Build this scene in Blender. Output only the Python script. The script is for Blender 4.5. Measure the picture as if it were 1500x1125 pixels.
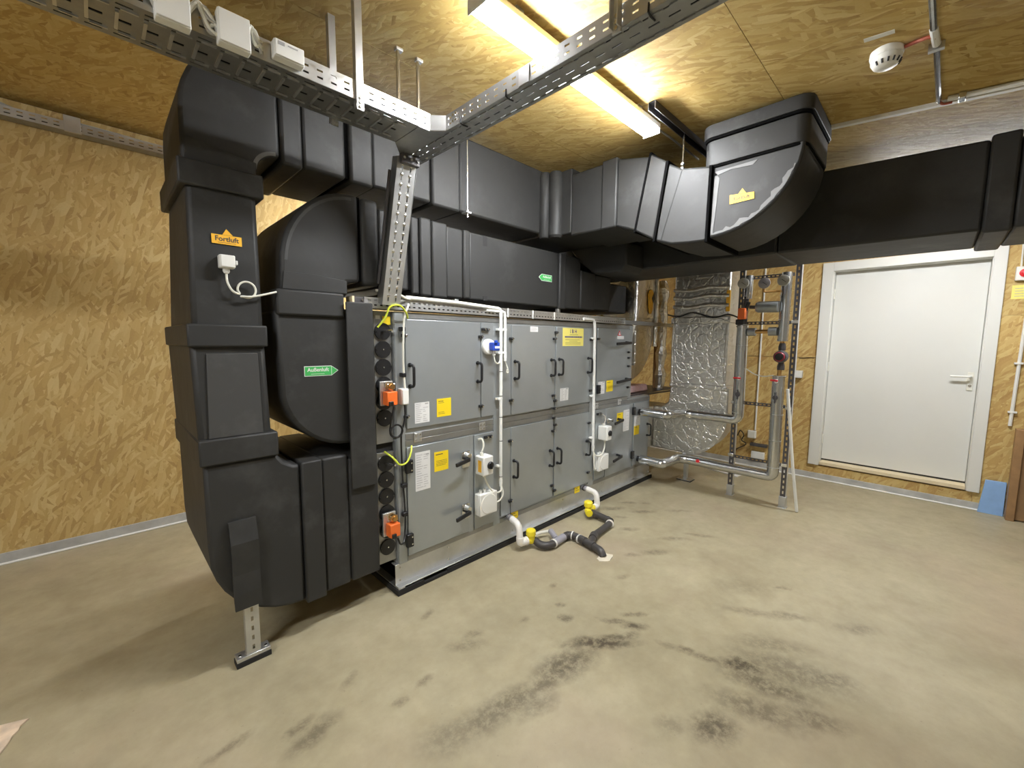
import bpy, math, random
from mathutils import Vector, Matrix
random.seed(7)
scene = bpy.context.scene
for o in list(bpy.data.objects):
    bpy.data.objects.remove(o, do_unlink=True)
COL = scene.collection
pi = math.pi

# ------------------------------------------------------------------ camera, world, exposure
cam_d = bpy.data.cameras.new('camera')
cam = bpy.data.objects.new('camera', cam_d)
COL.objects.link(cam)
cam_d.sensor_width = 36.0
cam_d.lens = 36.0 * 612.14 / 1500.0
cam_d.clip_start = 0.02
R = ((0.70956, -0.06715, 0.70143), (-0.70461, -0.07663, 0.70544), (0.00638, -0.9948, -0.10169))
cam.matrix_world = Matrix(((R[0][0], -R[0][1], -R[0][2], 0.0),
                           (R[1][0], -R[1][1], -R[1][2], 0.0),
                           (R[2][0], -R[2][1], -R[2][2], 1.5),
                           (0, 0, 0, 1)))
scene.camera = cam
world = bpy.data.worlds.new('world')
scene.world = world
world.use_nodes = True
world.node_tree.nodes['Background'].inputs[0].default_value = (0.9, 0.95, 1.0, 1)
world.node_tree.nodes['Background'].inputs[1].default_value = 0.0
vs = scene.view_settings
vs.view_transform = 'Standard'
vs.look = 'None'
vs.gamma = 1.0
vs.use_curve_mapping = False
vs.exposure = 2.4
LAMP_POWER = 36.0          # emission strength of every luminaire diffuser


# ------------------------------------------------------------------ materials
def new_mat(name):
    m = bpy.data.materials.new(name)
    m.use_nodes = True
    nt = m.node_tree
    b = nt.nodes['Principled BSDF']
    return m, nt, b


def N(nt, t, **kw):
    n = nt.nodes.new(t)
    for k, v in kw.items():
        if k.startswith('i_'):
            n.inputs[int(k[2:])].default_value = v
        else:
            setattr(n, k, v)
    return n


def ramp(nt, src, stops, interp='LINEAR'):
    r = nt.nodes.new('ShaderNodeValToRGB')
    r.color_ramp.interpolation = interp
    el = r.color_ramp.elements
    while len(el) < len(stops):
        el.new(0.5)
    for e, (p, c) in zip(el, stops):
        e.position = p
        e.color = (c[0], c[1], c[2], 1) if not isinstance(c, (int, float)) else (c, c, c, 1)
    nt.links.new(src, r.inputs[0])
    return r.outputs[0]


def mathn(nt, op, a, b=None, clamp=False):
    n = nt.nodes.new('ShaderNodeMath')
    n.operation = op
    n.use_clamp = clamp
    for i, v in enumerate((a, b)):
        if v is None:
            continue
        if isinstance(v, (int, float)):
            n.inputs[i].default_value = v
        else:
            nt.links.new(v, n.inputs[i])
    return n.outputs[0]


def mixc(nt, f, a, b, mode='MIX'):
    n = nt.nodes.new('ShaderNodeMix')
    n.data_type = 'RGBA'
    n.blend_type = mode
    for i, v in ((0, f), (6, a), (7, b)):
        if isinstance(v, (int, float)):
            n.inputs[i].default_value = v
        elif isinstance(v, tuple):
            n.inputs[i].default_value = (v[0], v[1], v[2], 1)
        else:
            nt.links.new(v, n.inputs[i])
    return n.outputs[2]


def position(nt):
    return nt.nodes.new('ShaderNodeNewGeometry').outputs['Position']


def noise(nt, vec, scale, detail=3.0, rough=0.55, out=0):
    n = nt.nodes.new('ShaderNodeTexNoise')
    n.inputs['Scale'].default_value = scale
    n.inputs['Detail'].default_value = detail
    n.inputs['Roughness'].default_value = rough
    nt.links.new(vec, n.inputs['Vector'])
    return n.outputs[out]


def bump(nt, b, height, strength, dist=0.01):
    n = nt.nodes.new('ShaderNodeBump')
    n.inputs['Strength'].default_value = strength
    n.inputs['Distance'].default_value = dist
    nt.links.new(height, n.inputs['Height'])
    nt.links.new(n.outputs[0], b.inputs['Normal'])


def plain(name, col, rough=0.5, metal=0.0, spec=0.5, var=0.0, vscale=6.0):
    m, nt, b = new_mat(name)
    b.inputs['Roughness'].default_value = rough
    b.inputs['Metallic'].default_value = metal
    b.inputs['Specular IOR Level'].default_value = spec
    if var:
        p = position(nt)
        f = noise(nt, p, vscale, 4.0)
        lo = tuple(c * (1 - var) for c in col)
        hi = tuple(min(1, c * (1 + var)) for c in col)
        nt.links.new(ramp(nt, f, [(0.3, lo), (0.7, hi)]), b.inputs['Base Color'])
    else:
        b.inputs['Base Color'].default_value = (col[0], col[1], col[2], 1)
    return m


def osb(name, ua, va, dark, mid, light, along=0.0):
    """oriented strand board: three layers of elongated flakes, each with its own tone"""
    m, nt, b = new_mat(name)
    pos = position(nt)
    sep = N(nt, 'ShaderNodeSeparateXYZ')
    nt.links.new(pos, sep.inputs[0])
    oi = nt.nodes.new('ShaderNodeObjectInfo')
    off = mathn(nt, 'MULTIPLY', oi.outputs['Random'], 37.0)
    comb = N(nt, 'ShaderNodeCombineXYZ')
    nt.links.new(mathn(nt, 'ADD', sep.outputs[ua], off), comb.inputs[0])
    nt.links.new(mathn(nt, 'ADD', sep.outputs[va], off), comb.inputs[1])
    wn = noise(nt, comb.outputs[0], 5.0, 2.0, 0.5, 1)
    warp = N(nt, 'ShaderNodeVectorMath', operation='MULTIPLY_ADD')
    nt.links.new(wn, warp.inputs[0])
    warp.inputs[1].default_value = (0.05, 0.05, 0)
    nt.links.new(comb.outputs[0], warp.inputs[2])
    tone = None
    edge = None
    for k, (ang, sx, sy) in enumerate(((0.15, 11, 50), (-0.62, 12, 56), (0.85, 12, 58), (0.30, 10, 48))):
        mp = N(nt, 'ShaderNodeMapping')
        mp.inputs['Rotation'].default_value = (0, 0, ang + along)
        nt.links.new(warp.outputs[0], mp.inputs['Vector'])
        sc = N(nt, 'ShaderNodeVectorMath', operation='MULTIPLY')
        nt.links.new(mp.outputs[0], sc.inputs[0])
        sc.inputs[1].default_value = (sx, sy, 0)
        add = N(nt, 'ShaderNodeVectorMath', operation='ADD')
        nt.links.new(sc.outputs[0], add.inputs[0])
        add.inputs[1].default_value = (k * 13.7, k * 7.3, 0)
        v = N(nt, 'ShaderNodeTexVoronoi', voronoi_dimensions='2D', feature='F1')
        v.inputs['Scale'].default_value = 1.0
        nt.links.new(add.outputs[0], v.inputs['Vector'])
        s2 = N(nt, 'ShaderNodeSeparateColor')
        nt.links.new(v.outputs['Color'], s2.inputs[0])
        if tone is None:
            tone = s2.outputs[0]
            edge = v.outputs['Distance']
        else:
            pick = mathn(nt, 'GREATER_THAN', s2.outputs[1], 0.60)
            t = nt.nodes.new('ShaderNodeMix')
            nt.links.new(pick, t.inputs[0])
            nt.links.new(tone, t.inputs[2])
            nt.links.new(s2.outputs[0], t.inputs[3])
            tone = t.outputs[0]
            e = nt.nodes.new('ShaderNodeMix')
            nt.links.new(pick, e.inputs[0])
            nt.links.new(edge, e.inputs[2])
            nt.links.new(v.outputs['Distance'], e.inputs[3])
            edge = e.outputs[0]
    fine = noise(nt, warp.outputs[0], 90, 3.0)
    tone2 = mathn(nt, 'ADD', mathn(nt, 'MULTIPLY', tone, 0.8), mathn(nt, 'MULTIPLY', fine, 0.25))
    col = ramp(nt, tone2, [(0.06, dark), (0.20, tuple(0.45 * a + 0.55 * c for a, c in zip(dark, mid))), (0.45, mid), (0.72, tuple(0.55 * a + 0.45 * c for a, c in zip(mid, light))), (0.95, light)])
    big = noise(nt, comb.outputs[0], 1.3, 2.0)
    col = mixc(nt, 0.35, col, ramp(nt, big, [(0.3, (0.62, 0.62, 0.62)), (0.7, (1, 1, 1))]), 'MULTIPLY')
    nt.links.new(col, b.inputs['Base Color'])
    b.inputs['Roughness'].default_value = 0.62
    b.inputs['Specular IOR Level'].default_value = 0.3
    bump(nt, b, mathn(nt, 'ADD', tone, mathn(nt, 'MULTIPLY', edge, -0.4)), 0.35, 0.004)
    return m


def concrete():
    m, nt, b = new_mat('concrete')
    pos = position(nt)
    n1 = noise(nt, pos, 1.6, 8.0, 0.62)
    n2 = noise(nt, pos, 9.0, 6.0, 0.7)
    base = ramp(nt, n1, [(0.28, (0.32, 0.275, 0.175)), (0.5, (0.395, 0.347, 0.226)), (0.75, (0.465, 0.413, 0.280))])
    base = mixc(nt, 0.35, base, ramp(nt, n2, [(0.3, (0.62, 0.60, 0.56)), (0.65, (1, 1, 1))]), 'MULTIPLY')
    pn = noise(nt, pos, 0.9, 3.0)
    base = mixc(nt, ramp(nt, pn, [(0.5, 0.0), (0.72, 0.45)]), base, (0.41, 0.32, 0.24))
    # dirt marks trodden and spilled on the slab: (x, y, half length, half width, angle, strength)
    stains = [(1.69, 1.07, .17, .035, -.74, 1.0), (1.80, 1.03, .10, .022, -.70, .8), (1.46, 1.10, .16, .075, -.25, .85), (1.33, 1.10, .12, .05, -.1, .7),
              (1.15, 1.13, .17, .06, -.2, .65), (1.02, 1.15, .12, .06, -.1, .6), (.88, 1.18, .12, .07, -.3, .45), (1.20, 1.05, .10, .04, -.2, .5),
              (1.93, 1.00, .055, .03, -.9, .9), (1.90, 1.10, .09, .018, -.95, .7), (2.02, 1.06, .07, .018, -.75, .65), (1.72, 1.31, .035, .028, -.4, .8), (1.79, 1.40, .028, .02, -.4, .7), (1.55, 1.45, .03, .02, 0, .5), (1.92, 1.55, .03, .018, 0, .5),
              (1.96, .70, .14, .022, -1.28, .65), (2.04, .52, .10, .055, -.9, .95), (2.00, .40, .17, .06, -1.3, .75), (2.16, .36, .22, .10, -1.25, .55), (1.83, .40, .16, .07, -1.2, .60),
              (2.22, .22, .12, .05, -.9, .6), (1.95, .22, .10, .05, -1.2, .6), (2.30, .45, .16, .05, -1.0, .45), (1.62, .50, .09, .06, -.4, .85), (1.50, .62, .05, .04, -.3, .4),
              (2.62, .45, .10, .03, -1.0, .5), (2.50, .62, .14, .03, -1.1, .4), (2.75, .18, .08, .04, -.8, .5),
              (1.20, 1.52, .09, .035, -.6, .45), (1.28, 1.56, .05, .03, -.3, .5), (.93, 1.48, .035, .02, 0, .5), (.80, 1.45, .03, .02, .3, .5), (1.20, 1.85, .04, .02, .4, .5),
              (.50, 1.56, .10, .035, .2, .6), (.46, 1.62, .05, .02, .2, .6), (.25, 1.72, .08, .022, .2, .5), (.70, 1.72, .05, .02, .5, .4),
              (3.35, 1.72, .10, .025, -.75, .6), (3.22, 1.95, .12, .035, -.7, .6), (3.45, 1.92, .07, .02, -.75, .55), (3.10, 1.80, .06, .02, -.75, .5), (3.55, 1.80, .05, .018, -.8, .5),
              (2.95, 1.62, .07, .025, -.7, .5), (3.05, 1.30, .10, .025, -.9, .5), (2.75, 1.30, .09, .03, -.7, .5), (2.60, 1.40, .05, .02, -.7, .5), (3.25, 1.18, .10, .018, -1.1, .5),
              (2.75, .72, .16, .08, -.8, .25), (.60, 2.35, .10, .05, 0, .3), (2.3, 1.3, .05, .02, -.4, .4), (3.6, 1.5, .10, .02, -.8, .4), (2.9, .55, .05, .015, -.9, .5)]
    bx = noise(nt, pos, 7.0, 5.0, 0.7, 1)
    wv = N(nt, 'ShaderNodeVectorMath', operation='MULTIPLY_ADD')
    nt.links.new(bx, wv.inputs[0])
    wv.inputs[1].default_value = (0.10, 0.10, 0)
    nt.links.new(pos, wv.inputs[2])
    total = None
    for (x, y, a, c, ang, s) in stains:
        mp = N(nt, 'ShaderNodeMapping', vector_type='TEXTURE')
        mp.inputs['Location'].default_value = (x + 0.05, y + 0.05, 0)
        mp.inputs['Rotation'].default_value = (0, 0, ang)
        mp.inputs['Scale'].default_value = (a, c, 1)
        nt.links.new(wv.outputs[0], mp.inputs['Vector'])
        ln = N(nt, 'ShaderNodeVectorMath', operation='LENGTH')
        nt.links.new(mp.outputs[0], ln.inputs[0])
        mr = N(nt, 'ShaderNodeMapRange')
        mr.inputs[1].default_value = 1.5
        mr.inputs[2].default_value = 0.45
        mr.inputs[3].default_value = 0.0
        mr.inputs[4].default_value = s
        nt.links.new(ln.outputs[1], mr.inputs[0])
        total = mr.outputs[0] if total is None else mathn(nt, 'MAXIMUM', total, mr.outputs[0])
    br = noise(nt, pos, 26.0, 6.0, 0.75)
    st = mathn(nt, 'MULTIPLY', total, ramp(nt, br, [(0.38, 0.30), (0.56, 1.0)]), True)
    base = mixc(nt, st, base, (0.085, 0.066, 0.042))
    sp = noise(nt, pos, 60.0, 2.0)
    base = mixc(nt, ramp(nt, sp, [(0.70, 0.0), (0.76, 0.30)]), base, (0.16, 0.13, 0.09))
    nt.links.new(base, b.inputs['Base Color'])
    nt.links.new(ramp(nt, n2, [(0.3, 0.50), (0.7, 0.38)]), b.inputs['Roughness'])
    b.inputs['Specular IOR Level'].default_value = 0.35
    bump(nt, b, n2, 0.12, 0.01)
    return m


def foam(name, base, scuff):
    m, nt, b = new_mat(name)
    pos = position(nt)
    n1 = noise(nt, pos, 3.2, 6.0, 0.65)
    n2 = noise(nt, pos, 0.9, 2.0)
    f = mathn(nt, 'MULTIPLY', ramp(nt, n1, [(0.52, 0.0), (0.78, 1.0)]), ramp(nt, n2, [(0.40, 0.15), (0.65, 0.8)]))
    nt.links.new(mixc(nt, f, base, scuff), b.inputs['Base Color'])
    b.inputs['Roughness'].default_value = 0.56
    b.inputs['Specular IOR Level'].default_value = 0.42
    bump(nt, b, noise(nt, pos, 5.0, 3.0), 0.25, 0.02)
    return m


def galv(name, col, rough, metal=0.85, scale=2.0, spread=0.12, rv=0.17):
    m, nt, b = new_mat(name)
    pos = position(nt)
    n1 = noise(nt, pos, scale, 5.0, 0.6)
    n2 = noise(nt, pos, scale * 14, 2.0)
    lo = tuple(c * (1 - spread) for c in col)
    hi = tuple(min(1, c * (1 + spread)) for c in col)
    nt.links.new(ramp(nt, n1, [(0.3, lo), (0.7, hi)]), b.inputs['Base Color'])
    nt.links.new(ramp(nt, n2, [(0.3, rough * (1 - rv)), (0.7, min(1, rough * (1 + rv)))]), b.inputs['Roughness'])
    b.inputs['Metallic'].default_value = metal
    return m


def foil():
    m, nt, b = new_mat('wrinkled_foil')
    pos = position(nt)
    b.inputs['Metallic'].default_value = 0.95
    b.inputs['Base Color'].default_value = (0.66, 0.65, 0.62, 1)
    b.inputs['Roughness'].default_value = 0.30
    w = noise(nt, pos, 9.0, 6.0, 0.7)
    v = N(nt, 'ShaderNodeTexVoronoi', feature='DISTANCE_TO_EDGE')
    v.inputs['Scale'].default_value = 11.0
    d = N(nt, 'ShaderNodeVectorMath', operation='MULTIPLY_ADD')
    nt.links.new(noise(nt, pos, 6.0, 3.0, 0.5, 1), d.inputs[0])
    d.inputs[1].default_value = (0.25, 0.25, 0.25)
    nt.links.new(pos, d.inputs[2])
    nt.links.new(d.outputs[0], v.inputs['Vector'])
    h = mathn(nt, 'ADD', w, mathn(nt, 'MULTIPLY', mathn(nt, 'MINIMUM', v.outputs['Distance'], 0.12), 2.2))
    bump(nt, b, h, 0.5, 0.022)
    return m


M = {}
M['osb_back'] = osb('osb_back', 0, 2, (.46, .29, .105), (.62, .425, .16), (.74, .57, .26), pi / 2)
M['osb_right'] = osb('osb_right', 1, 2, (.43, .25, .085), (.575, .385, .14), (.69, .53, .22), .5)
M['osb_ceiling'] = osb('osb_ceiling', 0, 1, (.37, .23, .068), (.53, .365, .118), (.65, .50, .21), 0.85)
M['concrete'] = concrete()
M['foam'] = foam('black_foam', (.027, .027, .026), (.10, .10, .098))
M['foam_grey'] = foam('grey_foam', (.055, .055, .054), (.14, .14, .137))
M['smear'] = foam('dried_glue', (.15, .15, .148), (.42, .42, .41))
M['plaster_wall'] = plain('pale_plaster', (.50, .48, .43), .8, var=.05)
M['panel'] = galv('casing_sheet', (.385, .415, .43), .30, .56, 1.4, .09, .03)
M['frame'] = galv('casing_frame', (.38, .405, .415), .38, .55, 2.5, .10, .05)
M['galv'] = galv('galvanised_steel', (.62, .63, .63), .36, .85, 4.0, .16)
M['galv_mid'] = galv('galvanised_mid', (.46, .465, .46), .40, .85, 4.0, .14, .08)
M['galv_dark'] = galv('galvanised_dark', (.36, .365, .36), .42, .85, 4.0, .14)
M['clad'] = galv('pipe_cladding', (.60, .61, .61), .22, .95, 3.0, .08)
M['foil'] = foil()
M['white_frame'] = plain('painted_door_frame', (.74, .74, .70), .42)
M['door_paint'] = plain('painted_door_leaf', (.72, .72, .68), .46, var=.02, vscale=2)
M['white'] = plain('white_plastic', (.80, .80, .76), .40)
M['offwhite'] = plain('cream_plastic', (.74, .73, .65), .42)
M['cable_white'] = plain('white_cable', (.72, .71, .62), .5)
M['cable_grey'] = plain('grey_cable', (.42, .41, .37), .5)
M['black'] = plain('black_plastic', (.012, .012, .013), .38)
M['rubber'] = plain('black_rubber', (.015, .015, .015), .75)
M['dark_void'] = plain('dark_casing', (.02, .02, .02), .8)
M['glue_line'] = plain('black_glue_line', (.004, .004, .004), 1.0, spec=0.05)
M['pump_red'] = plain('dull_pump_red', (.30, .03, .045), .4)
M['steel'] = plain('bright_steel', (.72, .72, .70), .25, 1.0)
M['steel_dark'] = plain('dark_steel', (.11, .105, .11), .42, .6)
M['brass'] = plain('brass', (.60, .36, .14), .32, 1.0)
M['orange'] = plain('orange_plastic', (.86, .17, .028), .45)
M['yellow'] = plain('yellow_label', (.90, .66, .015), .5)
M['yellow_pale'] = plain('pale_yellow_label', (.88, .78, .20), .5)
M['yellow_plastic'] = plain('yellow_plastic', (.90, .74, .03), .38)
M['amber'] = plain('amber_label', (.93, .50, .035), .5)
M['green'] = plain('green_label', (.055, .42, .10), .5)
M['paper'] = plain('paper_label', (.74, .74, .73), .5)
M['print'] = plain('print_ink', (.045, .045, .05), .6)
M['print_pale'] = plain('pale_print', (.42, .42, .42), .6)
M['print_blue'] = plain('blue_print', (.05, .05, .22), .6)
M['blue'] = plain('blue_plastic', (.02, .07, .45), .35)
M['red'] = plain('red_plastic', (.72, .02, .03), .35)
M['red_dark'] = plain('dull_red_cable', (.36, .075, .035), .5)
M['blue_board'] = plain('blue_insulation_board', (.28, .47, .80), .7, var=.06, vscale=14)
M['pink'] = plain('pink_wool', (.88, .60, .62), .9, var=.10, vscale=40)
M['wood_edge'] = plain('brown_wood_edge', (.33, .19, .085), .5, var=.15, vscale=12)
M['wood_panel'] = plain('brown_wood_panel', (.27, .16, .075), .5, var=.12, vscale=6)
M['timber'] = plain('pale_timber', (.78, .66, .44), .6, var=.06, vscale=12)
M['membrane'] = plain('grey_upstand', (.50, .50, .48), .45, var=.18, vscale=9)
M['sealant'] = plain('white_sealant', (.85, .84, .79), .5)
M['drain_dark'] = plain('dark_drain_pipe', (.055, .050, .048), .42)
M['drain_grey'] = plain('grey_drain_pipe', (.32, .31, .34), .42)
M['drain_white'] = plain('white_drain_pipe', (.82, .80, .75), .42)
M['plaster'] = plain('pale_mortar', (.66, .60, .47), .8)
M['card'] = plain('torn_card', (.70, .56, .42), .8, var=.2, vscale=18)
M['wire_green'] = plain('earth_wire', (.62, .70, .06), .45)
M['straw'] = plain('straw_wool', (.40, .28, .10), .9, var=.3, vscale=30)
m, nt, b = new_mat('lamp_diffuser')
b.inputs['Base Color'].default_value = (.9, .9, .88, 1)
b.inputs['Emission Color'].default_value = (0.95, 0.97, 1.0, 1)
b.inputs['Emission Strength'].default_value = LAMP_POWER
M['lamp'] = m


# ------------------------------------------------------------------ mesh helpers
ORG = {}          # world origin of every object made here


class MB:
    def __init__(self):
        self.v, self.f = [], []

    def add(self, vs, fs):
        o = len(self.v)
        self.v += [tuple(p) for p in vs]
        self.f += [tuple(i + o for i in f) for f in fs]
        return self

    def box(self, x0, x1, y0, y1, z0, z1):
        x0, x1 = min(x0, x1), max(x0, x1)
        y0, y1 = min(y0, y1), max(y0, y1)
        z0, z1 = min(z0, z1), max(z0, z1)
        return self.add([(x0, y0, z0), (x1, y0, z0), (x1, y1, z0), (x0, y1, z0), (x0, y0, z1), (x1, y0, z1), (x1, y1, z1), (x0, y1, z1)],
                        [(0, 3, 2, 1), (4, 5, 6, 7), (0, 1, 5, 4), (1, 2, 6, 5), (2, 3, 7, 6), (3, 0, 4, 7)])

    def hexa(self, p):      # eight corners, bottom ring then top ring
        return self.add(p, [(0, 3, 2, 1), (4, 5, 6, 7), (0, 1, 5, 4), (1, 2, 6, 5), (2, 3, 7, 6), (3, 0, 4, 7)])

    def beam(self, a, c, w, h, up=(0, 0, 1)):
        a, c, up = Vector(a), Vector(c), Vector(up)
        d = (c - a).normalized()
        s = d.cross(up)
        if s.length < 1e-4:
            s = d.cross(Vector((0, 1, 0)))
        s.normalize()
        u = s.cross(d)
        p = []
        for q in (-1, 1):
            for (i, e) in ((-1, a), (1, a), (1, c), (-1, c)):
                p.append(tuple(e + s * (i * w / 2) + u * (q * h / 2)))
        return self.hexa(p)

    def prism(self, poly, axis, a0, a1):
        """poly in the two other axes (in x, y, z order), extruded along axis"""
        def P(q, a):
            return {'x': (a, q[0], q[1]), 'y': (q[0], a, q[1]), 'z': (q[0], q[1], a)}[axis]
        n = len(poly)
        vs = [P(q, a0) for q in poly] + [P(q, a1) for q in poly]
        area = sum(poly[i][0] * poly[(i + 1) % n][1] - poly[(i + 1) % n][0] * poly[i][1] for i in range(n))
        flip = (area > 0) == (a1 > a0)
        if axis == 'y':
            flip = not flip
        fs = [tuple(range(n)), tuple(range(2 * n - 1, n - 1, -1))]
        fs += [(i, i + n, (i + 1) % n + n, (i + 1) % n) for i in range(n)]
        if flip:
            fs = [tuple(reversed(f)) for f in fs]
        return self.add(vs, fs)

    def cyl(self, a, c, r, n=16, r2=None):
        return self.tube([a, c], r, n, r2=r2)

    def tube(self, pts, r, n=10, r2=None, closed=False):
        pts = [Vector(p) for p in pts]
        k = len(pts)
        rs = r if isinstance(r, (list, tuple)) else [r + ((r2 if r2 is not None else r) - r) * i / max(1, k - 1) for i in range(k)]
        rings, prev = [], None
        for i, p in enumerate(pts):
            if closed:
                t = pts[(i + 1) % k] - pts[i - 1]
            else:
                t = pts[min(i + 1, k - 1)] - pts[max(i - 1, 0)]
            if t.length < 1e-9:
                t = Vector((0, 0, 1))
            t.normalize()
            if prev is None:
                u = t.cross(Vector((0, 0, 1)))
                if u.length < 0.05:
                    u = t.cross(Vector((1, 0, 0)))
            else:
                u = prev - t * prev.dot(t)
            u.normalize()
            prev = u
            w = t.cross(u)
            rings.append([tuple(p + u * (rs[i] * math.cos(2 * pi * j / n)) + w * (rs[i] * math.sin(2 * pi * j / n))) for j in range(n)])
        vs = [q for ring in rings for q in ring]
        fs = []
        for i in range(k if closed else k - 1):
            a, c = i * n, ((i + 1) % k) * n
            for j in range(n):
                fs.append((a + j, a + (j + 1) % n, c + (j + 1) % n, c + j))
        if not closed:
            fs.append(tuple(range(n - 1, -1, -1)))
            fs.append(tuple(range((k - 1) * n, k * n)))
        return self.add(vs, fs)

    def disc_stack(self, c, d, prof, n=20):
        """lathe: prof = [(radius, offset along d)]"""
        c, d = Vector(c), Vector(d).normalized()
        return self.tube([c + d * o for _, o in prof], [max(1e-4, q) for q, _ in prof], n)

    def plate(self, o, u, v, U, V, rows, pitch, slot, start=0.02):
        """flat sheet with rows of slots: rows = [(centre along v, height)]"""
        o, u, v = Vector(o), Vector(u).normalized(), Vector(v).normalized()
        def q(a0, a1, b0, b1):
            if a1 - a0 < 1e-6 or b1 - b0 < 1e-6:
                return
            self.add([tuple(o + u * a + v * b_) for a, b_ in ((a0, b0), (a1, b0), (a1, b1), (a0, b1))], [(0, 1, 2, 3)])
        b = 0.0
        for (c, h) in sorted(rows):
            q(0, U, b, c - h / 2)
            a = 0.0
            x = start
            while x + slot < U - 0.004:
                q(a, x, c - h / 2, c + h / 2)
                a = x + slot
                x += pitch
            q(a, U, c - h / 2, c + h / 2)
            b = c + h / 2
        q(0, U, b, V)
        return self

    def build(self, name, mat, parent=None, bevel=0.0, seg=2, smooth=35, solid=0.0, origin=None, kind=None):
        me = bpy.data.meshes.new(name)
        xs = [p[0] for p in self.v]
        ys = [p[1] for p in self.v]
        zs = [p[2] for p in self.v]
        og = Vector(origin) if origin is not None else Vector(((min(xs) + max(xs)) / 2, (min(ys) + max(ys)) / 2, min(zs)))
        me.from_pydata([tuple(Vector(p) - og) for p in self.v], [], self.f)
        me.update()
        me.materials.append(M[mat] if isinstance(mat, str) else mat)
        if smooth:
            me.polygons.foreach_set('use_smooth', [True] * len(me.polygons))
            me.set_sharp_from_angle(angle=math.radians(smooth))
        o = bpy.data.objects.new(name, me)
        COL.objects.link(o)
        if solid:
            s = o.modifiers.new('thickness', 'SOLIDIFY')
            s.thickness = solid
            s.offset = 0
        if bevel:
            bv = o.modifiers.new('bevel', 'BEVEL')
            bv.width = bevel
            bv.segments = seg
            bv.limit_method = 'ANGLE'
            bv.angle_limit = math.radians(40)
        attach(o, parent, og)
        if kind:
            o['kind'] = kind
        return o


def attach(o, parent, og):
    ORG[o.name] = Vector(og)
    if parent is not None:
        o.parent = parent
        o.location = Vector(og) - ORG[parent.name]
    else:
        o.location = og


def thing(name, label, cat, loc, group=None):
    o = bpy.data.objects.new(name, None)
    COL.objects.link(o)
    o.empty_display_size = 0.05
    attach(o, None, Vector(loc))
    o['label'] = label
    o['category'] = cat
    if group:
        o['group'] = group
    return o


def tag(o, label, cat, group=None):
    o['label'] = label
    o['category'] = cat
    if group:
        o['group'] = group
    return o


def inst(src, delta, parent):
    """a copy of a part (sharing its mesh), moved by delta, under parent"""
    c = src.copy()
    COL.objects.link(c)
    og = ORG[src.name] + Vector(delta)
    attach(c, parent, og)
    return c


def bx(name, mat, parent, x0, x1, y0, y1, z0, z1, bevel=0.0, **kw):
    return MB().box(x0, x1, y0, y1, z0, z1).build(name, mat, parent, bevel, **kw)


def arc(cx, cy, rx, ry, a0, a1, n=10):
    return [(cx + rx * math.cos(math.radians(a0 + (a1 - a0) * i / n)), cy + ry * math.sin(math.radians(a0 + (a1 - a0) * i / n))) for i in range(n + 1)]


def curve(pts, n=8):
    """smooth path through the points"""
    P = [Vector(p) for p in pts]
    if len(P) < 3:
        return P
    out = []
    for i in range(len(P) - 1):
        p0, p1, p2, p3 = P[max(i - 1, 0)], P[i], P[i + 1], P[min(i + 2, len(P) - 1)]
        for k in range(n):
            t = k / n
            out.append(0.5 * ((2 * p1) + (p2 - p0) * t + (2 * p0 - 5 * p1 + 4 * p2 - p3) * t * t + (3 * p1 - p0 - 3 * p2 + p3) * t ** 3))
    out.append(P[-1])
    return out


def bend(pts, r, n=6):
    """straight runs joined by round corners of radius r"""
    P = [Vector(p) for p in pts]
    out = [P[0]]
    for i in range(1, len(P) - 1):
        a, c, e = P[i - 1], P[i], P[i + 1]
        d0, d1 = (a - c), (e - c)
        q = min(r, d0.length * 0.49, d1.length * 0.49)
        s0, s1 = c + d0.normalized() * q, c + d1.normalized() * q
        for k in range(n + 1):
            t = k / n
            out.append(s0 * (1 - t) ** 2 + c * 2 * t * (1 - t) + s1 * t * t)
    out.append(P[-1])
    return out


def text(name, s, size, mat, parent, loc, rx, rz, align='CENTER', bold=0.0):
    cu = bpy.data.curves.new(name, 'FONT')
    cu.body = s
    cu.size = size
    cu.align_x = align
    cu.align_y = 'CENTER'
    cu.offset = bold
    t = bpy.data.objects.new(name + '_tmp', cu)
    COL.objects.link(t)
    dg = bpy.context.evaluated_depsgraph_get()
    me = bpy.data.meshes.new_from_object(t.evaluated_get(dg))
    bpy.data.objects.remove(t, do_unlink=True)
    me.materials.clear()
    me.materials.append(M[mat])
    o = bpy.data.objects.new(name, me)
    COL.objects.link(o)
    attach(o, parent, Vector(loc))
    o.rotation_euler = (rx, 0, rz)
    return o


def ceil_z(y):
    return 2.65 + 0.084 * y


def structure(o):
    o['kind'] = 'structure'
    return o


# ================================================================== the room
XW, YW, XL, YF = 5.58, 4.26, -3.6, -2.6
floor = structure(MB().box(XL - .1, XW + .2, YF - .1, YW + .2, -.1, 0).build('floor', 'concrete', smooth=0))

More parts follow.
